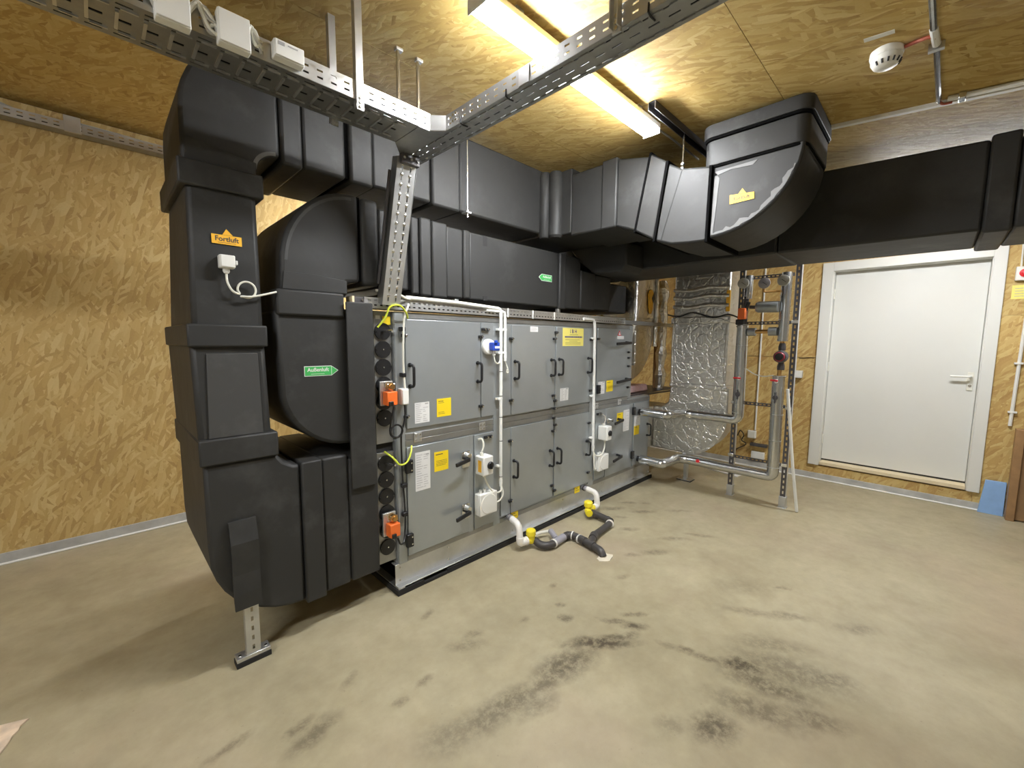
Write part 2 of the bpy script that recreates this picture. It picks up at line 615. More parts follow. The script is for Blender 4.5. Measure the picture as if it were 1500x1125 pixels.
# ceiling: a sloping deck lined with strand boards
def slab(x0, x1, y0, y1, dz0, dz1, g=0.0):
    x0, x1, y0, y1 = x0 + g, x1 - g, y0 + g, y1 - g
    p = [(x0, y0, ceil_z(y0) + dz0), (x1, y0, ceil_z(y0) + dz0), (x1, y1, ceil_z(y1) + dz0), (x0, y1, ceil_z(y1) + dz0)]
    p += [(a, b_, c - dz0 + dz1) for a, b_, c in p]
    return MB().hexa(p)
ceiling = structure(slab(XL - .1, XW + .2, YF - .1, YW + .2, .018, .1).build('ceiling', 'wood_panel', smooth=0))
ys = [YF, -1.25, 0.62, 1.87, 3.12, YW]
for j in range(5):
    xs = [XL, -3.45 + .6 * (j % 2), -.95 + .6 * (j % 2), 1.55 + .6 * (j % 2), 4.05 + .6 * (j % 2), XW]
    for i in range(5):
        slab(xs[i], xs[i + 1], ys[j], ys[j + 1], 0, .017, .0012).build('osb_board', 'osb_ceiling', ceiling, smooth=0)

wall_back = structure(bx('wall_back', 'wood_panel', None, XL - .1, XW + .2, YW + .018, YW + .12, 0, 3.2, smooth=0))
for x0, x1 in ((XL, -3.2), (-3.2, -1.95), (-1.95, -.70), (-.70, .55), (.55, 1.80), (1.80, 3.05), (3.05, 4.30), (4.30, XW)):
    bx('osb_board', 'osb_back', wall_back, x0 + .001, x1 - .001, YW, YW + .017, .005, 3.005, smooth=0)
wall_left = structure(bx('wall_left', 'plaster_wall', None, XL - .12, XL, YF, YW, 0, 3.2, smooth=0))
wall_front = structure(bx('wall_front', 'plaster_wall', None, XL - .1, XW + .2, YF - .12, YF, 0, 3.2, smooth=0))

# right wall with the door opening (Y -0.33 .. 0.83, Z 0.16 .. 2.28)
wb = MB()
wb.box(XW + .018, XW + .19, .84, YW, 0, 3.1).box(XW + .018, XW + .19, YF, -.34, 0, 2.9)
wb.box(XW + .018, XW + .19, -.34, .84, 2.285, 2.9).box(XW + .018, XW + .19, -.34, .84, 0, .15)
wall_right = structure(wb.build('wall_right', 'wood_panel', smooth=0))
def wboard(y0, y1, z0, z1):
    g = .001
    poly = [(y0 + g, z0 + g), (y1 - g, z0 + g), (y1 - g, (z1 if z1 else ceil_z(y1) - .003) - g), (y0 + g, (z1 if z1 else ceil_z(y0) - .003) - g)]
    MB().prism(poly, 'x', XW, XW + .017).build('osb_board', 'osb_right', wall_right, smooth=0)
for y0, y1 in ((.845, 2.10), (2.10, 3.35), (3.35, YW)):
    wboard(y0, y1, .005, 1.342)
    wboard(y0, y1, 1.345, None)
for y0, y1 in ((-1.6, -.345), (-2.6, -1.6)):
    wboard(y0, y1, .005, 1.75)
    wboard(y0, y1, 1.75, None)
wboard(-.345, .845, 2.29, None)
wboard(-.345, .845, .005, .158)

# upstands at the foot of the walls, each with a bead of sealant on the floor
bb = structure(bx('baseboard_back', 'membrane', None, XL, XW - .012, YW - .010, YW - .0005, 0, .078, .002))
MB().tube([(XL, YW - .012, .006), (XW - .02, YW - .012, .006)], .009, 6).build('sealant_bead', 'sealant', bb)
bb = structure(bx('baseboard_right', 'membrane', None, XW - .010, XW - .0005, YF, YW - .012, 0, .072, .002))
MB().tube([(XW - .012, YF, .006), (XW - .012, YW - .02, .006)], .009, 6).build('sealant_bead', 'sealant', bb)
bb = structure(bx('baseboard_left', 'membrane', None, XL + .0005, XL + .010, YF, YW - .012, 0, .078, .002))

# door
d = bpy.data.objects.new('door_1', None)
COL.objects.link(d)
attach(d, None, Vector((XW, .25, .165)))
structure(d)
fr = MB()
x0, x1 = XW - .022, XW + .175
fr.box(x0, XW - .0005, .805, .90, .165, 2.345).box(x0, XW - .0005, -.385, -.305, .165, 2.345).box(x0, XW - .0005, -.305, .805, 2.255, 2.345)
fr.box(XW - .0005, x1, .80, .828, .165, 2.27).box(XW - .0005, x1, -.328, -.30, .165, 2.27).box(XW - .0005, x1, -.30, .80, 2.25, 2.275)
fr.build('door_frame', 'white_frame', d, .003)
leaf = bx('door_leaf', 'door_paint', d, XW + .100, XW + .150, -.298, .798, .222, 2.248, .002)
bx('threshold', 'timber', d, XW - .012, XW + .165, -.298, .798, .170, .205, .003)
bx('gasket', 'black', d, XW + .105, XW + .145, -.298, .798, .2055, .2215)
hb = MB().box(XW + .092, XW + .0995, -.275, -.235, 1.075, 1.245)
hb.build('handle_plate', 'offwhite', leaf, .003)
hl = MB().tube(bend([(XW + .092, -.255, 1.205), (XW + .040, -.255, 1.205), (XW + .040, -.125, 1.205)], .02), .0095, 10)
hl.build('lever_handle', 'white', leaf)
MB().cyl((XW + .092, -.255, 1.12), (XW + .088, -.255, 1.12), .012, 12).build('key_cylinder', 'steel', leaf)
for z in (.45, 1.25, 2.02):
    MB().cyl((XW + .07, .797, z - .05), (XW + .07, .797, z + .05), .008, 10).build('hinge', 'offwhite', d)

# white cable duct along the ceiling, plus the shallow conduits
tr = MB()
tr.beam((2.955, .53, ceil_z(.53) - .009), (2.965, -1.4, ceil_z(-1.4) - .009), .03, .018)
structure(tr.build('trim_1', 'white', None, .002))

# ================================================================== insulated duct A (exhaust air)
YA0, YA1 = 2.14, 2.84
A = thing('insulated_duct', 'tall black foam wrapped duct with orange tag, rising from floor and crossing above the machine', 'duct', (.5, 2.5, .19))
poly = [(.288, .97), (.288, .60)] + arc(.655, .565, .367, .375, 180, 270, 9)[1:] + [(.672, .19), (.672, .895), (.64, .900), (.60, .925), (.572, .965)]
MB().prism(poly, 'y', YA0, YA1).build('bottom_elbow', 'foam', A, .018)
bx('duct_section', 'foam', A, .674, 1.075, YA0 + .006, YA1, .195, .897, .02)
bx('foam_band', 'foam', A, .672, .770, YA0 - .016, YA1 + .01, .178, .905, .008)
bx('foam_band', 'foam', A, .772, .905, YA0 - .004, YA1 + .01, .190, .902, .012)
bx('foam_band', 'foam', A, .908, 1.070, YA0 - .012, YA1 + .01, .196, .880, .01)
# riser: deep at the foot, shallower at the top
def ring_prism(levels):
    mb = MB()
    for i in range(len(levels) - 1):
        a, c = levels[i], levels[i + 1]
        p = []
        for (x0, x1, y0, y1, z) in (a, c):
            p += [(x0, y0, z), (x1, y0, z), (x1, y1, z), (x0, y1, z)]
        mb.hexa(p)
    return mb
ring_prism([(.283, .560, YA0 + .004, 2.84, .95), (.272, .548, YA0 + .004, 2.84, 1.50)]).build('riser', 'foam', A, .02)
ring_prism([(.284, .546, YA0 + .003, 2.83, 1.50), (.296, .544, YA0 + .003, 2.66, 2.14)]).build('riser', 'foam', A, .02)
MB().prism([(.316, 1.077), (.326, 1.44), (.515, 1.44), (.522, 1.077)], 'y', YA0 - .002, YA0 + .006).build('foam_patch', 'foam_grey', A, .002)
bx('foam_band', 'foam', A, .276, .578, YA0 - .016, 2.86, .962, 1.076, .008)
bx('foam_band', 'foam', A, .264, .556, YA0 - .016, 2.86, 1.468, 1.563, .008)
bx('foam_band', 'foam', A, .270, .570, YA0 - .018, 2.70, 2.112, 2.212, .008)
poly = [(.287, 2.12), (.290, 2.40)] + arc(.625, 2.41, .335, .34, 180, 90, 10)[1:] + [(.648, 2.75), (.648, 2.312), (.632, 2.312)] + arc(.632, 2.237, .078, .075, 90, 180, 5)[1:] + [(.554, 2.12)]
MB().prism(poly, 'y', YA0, 2.66).build('top_elbow', 'foam', A, .018)
MB().prism([(.295, 2.205), (.300, 2.30), (.55, 2.262), (.545, 2.205)], 'y', YA0 - .006, YA0 + .01).build('foam_band', 'foam', A, .003)
# high run along the machine
segs = [(.650, .745, -.010, 2.288), (.745, .948, -.004, 2.30), (.965, 1.090, -.014, 2.290), (1.090, 1.452, 0, 2.302), (1.455, 1.66, -.010, 2.292), (1.66, 2.45, -.002, 2.298)]
for x0, x1, dy, zb in segs:
    bx('duct_section', 'foam', A, x0, x1 - .002, YA0 + dy, 2.66, zb, 2.752, .014)
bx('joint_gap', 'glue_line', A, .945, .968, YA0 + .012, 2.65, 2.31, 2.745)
# turn towards the room and the run to the roof riser
NX0, NX1 = 2.50, 3.00
poly = [(2.445, 2.14)] + arc(2.445, 2.085, .055, .055, 90, 0, 5) + [(2.50, 1.92), (3.00, 1.92), (3.00, 2.44)] + arc(2.78, 2.44, .22, .22, 0, 90, 6)[1:] + [(2.445, 2.66)]
MB().prism(poly, 'z', 2.285, 2.735).build('corner_elbow', 'foam', A, .014)
for (x, y, r_) in ((2.448, 2.128, .046), (2.492, 2.058, .056)):
    MB().tube([(x, y, 2.268), (x, y, 2.285), (x, y, 2.70), (x, y, 2.735)], [r_ * .75, r_, r_, r_ * .8], 14).build('foam_roll', 'foam', A)
bx('duct_section', 'foam', A, NX0, NX1, 1.64, 1.925, 2.262, 2.690, .014)
bx('foam_band', 'foam', A, NX0 - .012, NX1 + .01, 1.545, 1.660, 2.258, 2.700, .010)
def yz(name, poly, x0, x1, bevel=.012, mat='foam'):
    return MB().prism(poly, 'x', x0, x1).build(name, mat, A, bevel)
yz('offset_section', [(1.55, 2.262), (1.40, 2.206), (1.31, 2.635), (1.55, 2.69)], NX0, NX1)
yz('foam_band', [(1.405, 2.206), (1.272, 2.128), (1.205, 2.572), (1.315, 2.650)], NX0 - .014, NX1 + .01)
yz('offset_section', [(1.274, 2.124), (1.16, 2.088), (1.05, 2.078), (.955, 2.078), (.955, 2.474), (1.10, 2.500), (1.205, 2.565)], NX0, NX1)
yz('foam_band', [(1.235, 2.112), (1.16, 2.084), (1.05, 2.074), (.950, 2.072), (.946, 2.475), (1.10, 2.505), (1.115, 2.512)], NX0 - .012, NX1 + .01)
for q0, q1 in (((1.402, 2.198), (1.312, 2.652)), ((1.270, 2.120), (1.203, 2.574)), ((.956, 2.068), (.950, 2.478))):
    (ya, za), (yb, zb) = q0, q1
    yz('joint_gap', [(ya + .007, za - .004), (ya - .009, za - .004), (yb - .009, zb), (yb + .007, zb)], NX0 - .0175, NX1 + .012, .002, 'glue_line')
outer = arc(.945, 2.49, .43, .405, 270, 180, 12)
poly = outer + [(.515, 2.57), (.985, 2.57), (.985, 2.49), (.943, 2.475)]
yz('roof_elbow', poly, NX0 + .002, NX1 - .002, .012)
def rounded(x0, x1, y0, y1, r):
    return arc(x0 + r, y0 + r, r, r, 180, 270, 4) + arc(x1 - r, y0 + r, r, r, 270, 360, 5) + arc(x1 - r, y1 - r, r, r, 0, 90, 4) + arc(x0 + r, y1 - r, r, r, 90, 180, 4)
def collar(name, g, z0, z1, r=.05, mat='foam', bevel=.003):
    return MB().prism(rounded(NX0 - g, NX1 + g, .512 - g, .985 + g, r), 'z', z0, z1).build(name, mat, A, bevel)
collar('riser', .0, 2.46, 2.686, .05)
collar('foam_band', .010, 2.475, 2.605, .055)
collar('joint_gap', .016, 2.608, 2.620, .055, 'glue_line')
collar('foam_band', .022, 2.620, 2.688, .06)
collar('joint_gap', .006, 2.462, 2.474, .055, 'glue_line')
rr = random.Random(11)
sm, inn = [], []
for k in range(27):
    a = math.radians(268 - k * 2.75)
    w_ = (.010 + .022 * rr.random()) * min(1, (k + 1) / 5, (27 - k) / 5)
    q_ = .995 - .012 * rr.random()
    sm.append((.945 + .418 * q_ * math.cos(a), 2.49 + .393 * q_ * math.sin(a)))
    inn.append((.945 + (.418 * q_ - w_) * math.cos(a), 2.49 + (.393 * q_ - w_) * math.sin(a)))
mb = MB()
for k in range(26):
    mb.prism([sm[k], sm[k + 1], inn[k + 1], inn[k]], 'x', NX0 - .0006, NX0 + .004)
mb.build('glue_smear', 'smear', A, smooth=0)
MB().prism([(.938, 2.10), (.930, 2.44), (.905, 2.40), (.915, 2.25), (.925, 2.11)], 'x', NX0 - .0005, NX0 + .004).build('glue_smear', 'smear', A, smooth=0)
MB().prism([(.93, 2.440), (.72, 2.446), (.74, 2.425), (.85, 2.432), (.93, 2.415)], 'x', NX0 - .0005, NX0 + .004).build('glue_smear', 'smear', A, smooth=0)
MB().prism(arc(.632, 2.237, .098, .095, 92, 178, 8) + arc(.632, 2.237, .082, .079, 178, 92, 8), 'y', YA0 - .0008, YA0 + .003).build('glue_smear', 'smear', A, smooth=0)

# stickers on duct A
st = MB().add([(.370, YA0 - .0012, 1.936), (.478, YA0 - .0012, 1.936), (.478, YA0 - .0012, 1.898), (.370, YA0 - .0012, 1.898)], [(3, 2, 1, 0)])
st.add([(.409, YA0 - .0012, 1.937), (.424, YA0 - .0012, 1.962), (.447, YA0 - .0012, 1.937)], [(0, 2, 1)])
st = st.build('sticker', 'amber', A, smooth=0, solid=.0008)
st['label'] = 'orange arrow sticker reading Fortluft'
text('lettering', 'Fortluft', .028, 'print', st, (.424, YA0 - .0022, 1.919), pi / 2, 0, bold=.0006)
MB().box(.392, .456, YA0 - .0020, YA0 - .0017, 1.9035, 1.9050).build('lettering', 'print', st, smooth=0)
st = MB().add([(NX0 - .0014, .846, 2.296), (NX0 - .0014, .726, 2.287), (NX0 - .0014, .724, 2.252), (NX0 - .0014, .844, 2.248)], [(0, 1, 2, 3)])
st.add([(NX0 - .0014, .803, 2.294), (NX0 - .0014, .784, 2.318), (NX0 - .0014, .765, 2.291)], [(0, 1, 2)])
st = st.build('sticker', 'amber', A, smooth=0, solid=.0008)
st['label'] = 'orange arrow sticker, glaring under the lamp'
text('lettering', 'Fortluft', .026, 'print', st, (NX0 - .0024, .785, 2.270), pi / 2, -pi / 2, bold=.0005)

# supporting foot of duct A, in front of the elbow, and its foam cover strip
ft = thing('duct_support_foot', 'slotted galvanised post on a small foot plate under the black duct elbow', 'support', (.43, 2.165, 0))
MB().plate((.404, 2.135, .045), (0, 0, 1), (1, 0, 0), .34, .056, [(.028, .010)], .046, .022, .018).build('post', 'galv', ft, solid=.003, smooth=0)
bx('post_flange', 'galv', ft, .403, .406, 2.1365, 2.165, .045, .385, 0)
bx('post_flange', 'galv', ft, .458, .461, 2.1365, 2.165, .045, .385, 0)
bx('foot_plate', 'galv', ft, .362, .500, 2.128, 2.185, .026, .044, .002)
bx('rubber_pad', 'rubber', ft, .360, .502, 2.126, 2.187, 0, .0255, .002)
for x in (.378, .484):
    MB().cyl((x, 2.15, .044), (x, 2.15, .048), .007, 8).build('bolt', 'steel', ft)
# hanging strip modelled as a bent sheet of foam
def strip(name, pts, w0, w1, t, mat, parent, axis='x'):
    """pts: (x centre, y, z) going down; flat strip in X with thickness t in Y"""
    mb = MB()
    for i in range(len(pts) - 1):
        (xa, ya, za), (xb, yb, zb) = pts[i], pts[i + 1]
        k0, k1 = i / (len(pts) - 1), (i + 1) / (len(pts) - 1)
        a, c = (w0 + (w1 - w0) * k0) / 2, (w0 + (w1 - w0) * k1) / 2
        mb.hexa([(xb - c, yb, zb), (xb + c, yb, zb), (xb + c, yb + t, zb), (xb - c, yb + t, zb), (xa - a, ya, za), (xa + a, ya, za), (xa + a, ya + t, za), (xa - a, ya + t, za)])
    return mb.build(name, mat, parent, 0)
strip('foam_strip', [(.414, 2.122, .697), (.415, 2.098, .60), (.417, 2.104, .55), (.417, 2.112, .45), (.417, 2.108, .36), (.420, 2.110, .285)], .106, .108, .012, 'foam', A)

# ================================================================== insulated duct B (outdoor air)
B = thing('insulated_duct', 'black foam wrapped duct with green tags, looping from the machine end to above it', 'duct', (1.6, 2.5, .95))
YB0, YB1 = 2.15, 2.84
poly = [(.595, 1.64), (.606, 1.35)] + arc(.925, 1.28, .32, .325, 180, 270, 10)[1:] + [(1.08, .955), (1.08, 1.66), (.925, 1.66)]
MB().prism(poly, 'y', YB0, YB1).build('bottom_elbow', 'foam', B, .018)
bx('foam_band', 'foam', B, .600, .915, YB0 - .018, YB1 + .01, 1.615, 1.735, .010)
poly = [(.622, 1.72), (.630, 1.84)] + arc(.985, 1.845, .357, .395, 180, 90, 12)[1:] + [(1.010, 2.24), (1.010, 1.80), (.945, 1.795), (.940, 1.72)]
MB().prism(poly, 'y', YB0, YB1).build('top_elbow', 'foam', B, .018)
MB().prism(arc(.985, 1.845, .338, .376, 176, 92, 12) + arc(.985, 1.845, .325, .362, 92, 176, 12), 'y', YB0 - .0006, YB0 + .003).build('glue_smear', 'foam_grey', B, smooth=0)
MB().prism([(.63, 1.735), (.935, 1.735), (.935, 1.80), (.80, 1.815), (.64, 1.818)], 'y', YB0 - .008, YB0 + .01).build('foam_band', 'foam', B, .003)
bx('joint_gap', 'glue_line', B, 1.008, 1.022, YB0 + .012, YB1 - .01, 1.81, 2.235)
bx('foam_band', 'foam', B, 1.022, 1.118, YB0 - .010, YB1, 1.788, 2.236, .022, seg=3)
bx('duct_section', 'foam', B, 1.118, 1.30, YB0, YB1, 1.785, 2.205, .014)
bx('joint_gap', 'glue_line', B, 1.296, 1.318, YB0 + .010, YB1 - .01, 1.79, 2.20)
for x0, x1, dy, z0, z1 in ((1.318, 1.372, 0, 1.768, 2.205), (1.372, 1.450, -.012, 1.764, 2.212), (1.450, 1.560, -.018, 1.760, 2.204), (1.560, 1.690, -.004, 1.768, 2.196), (1.690, 1.745, -.012, 1.770, 2.198), (1.745, 2.652, 0, 1.768, 2.196), (2.655, 2.735, -.014, 1.760, 2.200), (2.735, 2.95, 0, 1.770, 2.198), (2.95, 3.16, -.006, 1.775, 2.10), (3.16, 3.42, .002, 1.785, 2.09)):
    bx('duct_section' if dy > -.01 else 'foam_band', 'foam', B, x0, x1 - .001, YB0 + dy, YB1, z0, z1, .012)
MB().box(1.86, 1.895, YB0 - .0015, YB0 + .002, 2.125, 2.190).build('foam_patch', 'rubber', B, smooth=0)
MB().box(1.86, 1.895, YB0 - .0015, YB0 + .002, 1.772, 1.80).build('foam_patch', 'rubber', B, smooth=0)
bx('end_section', 'foam', B, 3.42, 4.06, 2.36, 2.92, 1.80, 2.09, .014)
bx('foam_strip', 'foam', B, .912, 1.055, 2.108, 2.122, .712, 1.695, .005)
# stickers on duct B
def green_arrow(x0, x1, z, h, right):
    tip = .035 * (x1 - x0) / .165
    y = YB0 - .0012
    def shape(g, yy, mat, nm, par):
        hh = h / 2 - g
        if right:
            p = [(x0 + g, yy, z - hh), (x1 - tip, yy, z - hh), (x1 - 1.6 * g, yy, z), (x1 - tip, yy, z + hh), (x0 + g, yy, z + hh)]
        else:
            p = [(x1 - g, yy, z - hh), (x1 - g, yy, z + hh), (x0 + tip, yy, z + hh), (x0 + 1.6 * g, yy, z), (x0 + tip, yy, z - hh)]
        return MB().add(p, [(0, 1, 2, 3, 4)]).build(nm, mat, par, smooth=0, solid=.0008)
    s = shape(0, y, 'paper', 'sticker', B)
    shape(.003, y - .0010, 'green', 'sticker_face', s)
    cx = (x0 + x1 - tip) / 2 if right else (x0 + x1 + tip) / 2
    text('lettering', 'Außenluft', .026 * (x1 - x0) / .165, 'paper', s, (cx, y - .0022, z + .006), pi / 2, 0, bold=.0004)
    MB().box(cx - .035, cx + .03, y - .0020, y - .0016, z - .015, z - .0135).build('lettering', 'paper', s, smooth=0)
    if right:
        MB().box(x1 - tip - .001, x1 - tip + .001, y - .002, y - .0016, z - h / 2 + .003, z + h / 2 - .003).build('lettering', 'paper', s, smooth=0)
    return s
green_arrow(.712, .878, 1.347, .050, True)['label'] = 'green arrow sticker reading Außenluft on the elbow'
green_arrow(2.415, 2.568, 1.987, .050, False)['label'] = 'small green arrow sticker pointing left'

# ================================================================== insulated duct C along the door wall
Cd = thing('insulated_duct', 'large black foam duct running past the white door under the ceiling', 'duct', (3.6, .5, 2.05))
def run_y(name, y0, y1, x0, x1, z0a, z1a, z0b, z1b, bevel=.014):
    p = [(x0, y0, z0a), (x1, y0, z0a), (x1, y1, z0b), (x0, y1, z0b), (x0, y0, z1a), (x1, y0, z1a), (x1, y1, z1b), (x0, y1, z1b)]
    return MB().hexa(p).build(name, 'foam', Cd, bevel)
run_y('duct_section', .80, 2.30, 3.30, 3.92, 2.10, 2.585, 2.11, 2.62)
run_y('duct_section', -.125, .795, 3.302, 3.90, 2.088, 2.540, 2.10, 2.583)
run_y('foam_band', -.228, -.125, 3.288, 3.92, 2.070, 2.555, 2.072, 2.556, .012)
run_y('duct_section', -1.30, -.230, 3.300, 3.90, 2.060, 2.48, 2.085, 2.534)
run_y('duct_section', -2.58, -1.302, 3.300, 3.90, 2.050, 2.42, 2.060, 2.48)
# stepped inlet piece above the end of duct B
MB().prism([(2.37, 2.36), (2.235, 2.195), (2.067, 2.068), (1.80, 2.060), (1.765, 2.11), (1.77, 2.285), (2.0, 2.36)], 'x', 3.02, 3.298).build('inlet_box', 'foam', Cd, .014)
MB().box(3.05, 3.85, 2.305, 2.80, 2.11, 2.55).build('end_section', 'foam', Cd, .014)

# ================================================================== air handling unit
U = thing('air_handling_unit', 'long two-storey galvanised steel ventilation machine with doors, on a base rail', 'machine', (2.7, 2.5, 0))
YU = 2.145
up = bx('upper_casing', 'frame', U, 1.195, 3.835, YU + .004, 3.28, .935, 1.662, .002)
lo = bx('lower_casing', 'frame', U, 1.195, 4.245, YU + .004, 3.28, .172, .930, .002)
bx('shelf_top', 'frame', U, 3.84, 4.245, YU + .02, 3.28, .915, .932, .002)
# posts and rails of the frame, proud of the panels
for x0, x1, z0, z1 in ((1.198, 1.252, .172, 1.662), (1.726, 1.766, .20, .872), (1.950, 2.012, .175, 1.60), (3.115, 3.198, .175, 1.62), (2.603, 2.617, .22, 1.62), (3.878, 3.898, .19, .80), (3.775, 3.833, .94, 1.66), (4.215, 4.245, .175, .92)):
    bx('frame_post', 'frame', U, x0, x1, YU - .002, YU + .006, z0, z1, .001)
for x0, x1, z0, z1 in ((1.254, 3.835, 1.628, 1.662), (1.254, 3.775, .918, .955), (1.254, 4.215, .880, .914), (1.254, 4.215, .174, .205)):
    bx('frame_rail', 'galv_dark', U, x0, x1, YU - .001, YU + .006, z0, z1, .001)

doors = {}
def door(key, x0, x1, z0, z1):
    o = bx('door_panel', 'panel', U, x0, x1, YU - .010, YU + .003, z0, z1, .0025)
    doors[key] = o
    return o
door('u1', 1.262, 1.824, .985, 1.622)
door('u1b', 1.831, 1.944, .985, 1.622)
door('u2a', 2.018, 2.112, .967, 1.616)
door('u2', 2.118, 2.600, .967, 1.616)
door('u3', 2.620, 3.110, .967, 1.616)
door('u4', 3.204, 3.768, .962, 1.622)
door('l1', 1.258, 1.722, .210, .872)
door('l1b', 1.770, 1.944, .210, .868)
door('l2a', 2.018, 2.112, .222, .872)
door('l2', 2.118, 2.600, .222, .872)
door('l3', 2.620, 3.110, .222, .872)
door('l4a', 3.204, 3.376, .222, .872)
door('l4', 3.384, 3.872, .208, .872)
door('l5', 3.904, 4.210, .208, .872)

# D handles
hm = MB().tube(bend([(0, .046, .062), (0, 0, .062), (0, 0, -.062), (0, .046, -.062)], .024), .0085, 10)
hm.cyl((0, .046, .062), (0, .040, .062), .013, 12).cyl((0, .046, -.062), (0, .040, -.062), .013, 12)
h0 = hm.build('handle', 'black', doors['u1'], origin=(0, 0, 0))
COL.objects.unlink(h0)
ORG[h0.name] = Vector((0, 0, 0))
for key, x, z in (('u1', 1.285, 1.297), ('u1', 1.797, 1.293), ('u2', 2.150, 1.292), ('u2', 2.560, 1.293), ('u3', 2.658, 1.295), ('u3', 3.062, 1.294),
                  ('l2', 2.146, .557), ('l2', 2.560, .557), ('l3', 2.656, .560), ('l3', 3.068, .553), ('l5', 4.195, .556)):
    inst(h0, (x, YU - .056, z), doors[key])
bpy.data.objects.remove(h0, do_unlink=True)

# clamp knobs: a black bar with a bright screw
kb = MB().box(-.020, .016, -.016, 0, -.010, .010)
k0 = kb.build('clamp', 'black', doors['u1'], .004, origin=(0, 0, 0))
k1 = MB().disc_stack((.006, -.016, 0), (0, -1, 0), [(.007, 0), (.007, .007), (.003, .009)], 10).build('screw', 'steel', doors['u1'], origin=(0, 0, 0))
for o in (k0, k1):
    COL.objects.unlink(o)
    ORG[o.name] = Vector((0, 0, 0))
for key, x, z in (('u1', 1.250, 1.529), ('u1', 1.822, 1.528), ('u1', 1.256, 1.060), ('u1', 1.824, 1.063), ('u2', 2.108, 1.518), ('u2', 2.110, 1.075), ('u1b', 1.848, 1.578), ('u1b', 1.876, 1.578),
                  ('u3', 2.612, 1.572), ('u2', 2.592, 1.521), ('u3', 3.096, 1.519), ('u4', 3.208, 1.526), ('u2', 2.588, 1.068), ('u3', 2.610, 1.024),
                  ('u3', 2.602, .962), ('u2', 2.600, .884), ('l3', 2.615, .824), ('l2', 2.592, .778), ('l2', 2.104, .777), ('u3', 3.104, 1.068), ('l3', 3.098, .776),
                  ('l3', 3.080, .615), ('l2', 2.110, .322), ('l2', 2.590, .322), ('l3', 2.622, .272), ('l3', 3.102, .320), ('l1b', 1.870, .842), ('l1b', 1.905, .842),
                  ('l4a', 3.235, .840), ('l4a', 3.270, .840), ('u4', 3.750, 1.40), ('u4', 3.752, 1.345), ('u4', 3.752, 1.262), ('u4', 3.752, 1.05), ('l5', 4.03, .745), ('l1b', 1.885, .33)):
    inst(k0, (x, YU - .010, z), doors[key])
    inst(k1, (x, YU - .010, z), doors[key])
for o in (k0, k1):
    bpy.data.objects.remove(o, do_unlink=True)
# lever latches with bright keepers
def lever(key, x0, x1, z, px0, px1, pz0, pz1):
    y = YU - .012
    if px0 is not None:
        bx('latch_plate', 'steel', doors[key], px0, px1, y - .010, y, pz0, pz1, .002)
        MB().cyl(((px0 + px1) / 2, y - .010, z + .03), ((px0 + px1) / 2, y - .050, z + .03), .022, 14, r2=.016).build('latch_hub', 'steel', doors[key])
    MB().beam((x0, y - .078, z), (x1, y - .055, z + .01), .016, .026).build('latch_lever', 'black', doors[key], .005)
    MB().cyl((x1 - .012, y - .056, z + .008), (x1 - .012, y, z + .015), .012, 10).build('latch_axle', 'black', doors[key])
lever('l1', 1.555, 1.685, .722, 1.655, 1.720, .668, .775)
lever('l1', 1.555, 1.690, .362, 1.655, 1.718, .318, .418)
lever('u4', 3.40, 3.70, 1.482, None, None, 0, 0)
lever('u4', 3.42, 3.72, 1.125, None, None, 0, 0)
lever('l4', 3.41, 3.60, .735, 3.385, 3.44, .735, .775)
lever('l4', 3.40, 3.60, .375, None, None, 0, 0)
# black strap hinges
for x, z, k in ((1.262, .763, 'l1'), (1.258, .311, 'l1'), (3.222, 1.070, 'u4'), (3.882, .795, 'l4'), (3.882, .335, 'l4')):
    hg = bx('hinge', 'black', doors[k], x - .022, x + .022, YU - .034, YU - .0105, z - .040, z + .040, .004)
    for s in (-1, 1):
        MB().cyl((x + .010, YU - .034, z + s * .022), (x + .010, YU - .037, z + s * .022), .005, 8).build('screw', 'steel', hg)
# four-hole joining plates between the two storeys
for x, z in ((1.335, .924), (1.842, .920), (3.225, .915), (3.62, .915)):
    pl = bx('joining_plate', 'galv', U, x - .027, x + .027, YU - .007, YU - .002, z - .028, z + .028, .002)
    for sx in (-1, 1):
        for sz in (-1, 1):
            MB().cyl((x + sx * .014, YU - .007, z + sz * .014), (x + sx * .014, YU - .011, z + sz * .014), .0055, 8).build('screw', 'steel', pl)

# labels on the doors
def label(key, mat, x0, x1, z0, z1, lines=(), lab=None, ink='print_pale'):
    y = YU - .0108
    o = bx('label', mat, doors[key], x0, x1, y - .0006, y + .0006, z0, z1)
    if lab:
        o['label'] = lab
    mb = MB()
    for (fx0, fx1, fz, fh) in lines:
        mb.box(x0 + (x1 - x0) * fx0, x0 + (x1 - x0) * fx1, y - .0012, y - .0008, z0 + (z1 - z0) * fz, z0 + (z1 - z0) * fz + fh)
    if lines:
        mb.build('label_print', ink, o, smooth=0)
    return o
def table_lines(n, seed):
    rr = random.Random(seed)
    out = []
    for i in range(n):
        z = .08 + .84 * i / (n - 1)
        out.append((.08, .08 + rr.uniform(.25, .45), z, .0030))
        if rr.random() > .3:
            out.append((.56, .56 + rr.uniform(.12, .36), z, .0030))
    out.append((.70, .92, .90, .008))
    return out
label('u1', 'paper', 1.313, 1.415, 1.010, 1.133, table_lines(10, 1), 'white paper data sheet')
label('u1', 'yellow', 1.470, 1.577, 1.030, 1.143, [(.10, .45, .84, .004), (.10, .5, .76, .002), (.10, .55, .16, .002), (.10, .5, .24, .002)], 'yellow notice', 'print')
label('l1', 'paper', 1.310, 1.415, .594, .832, table_lines(15, 2), 'tall white paper data sheet')
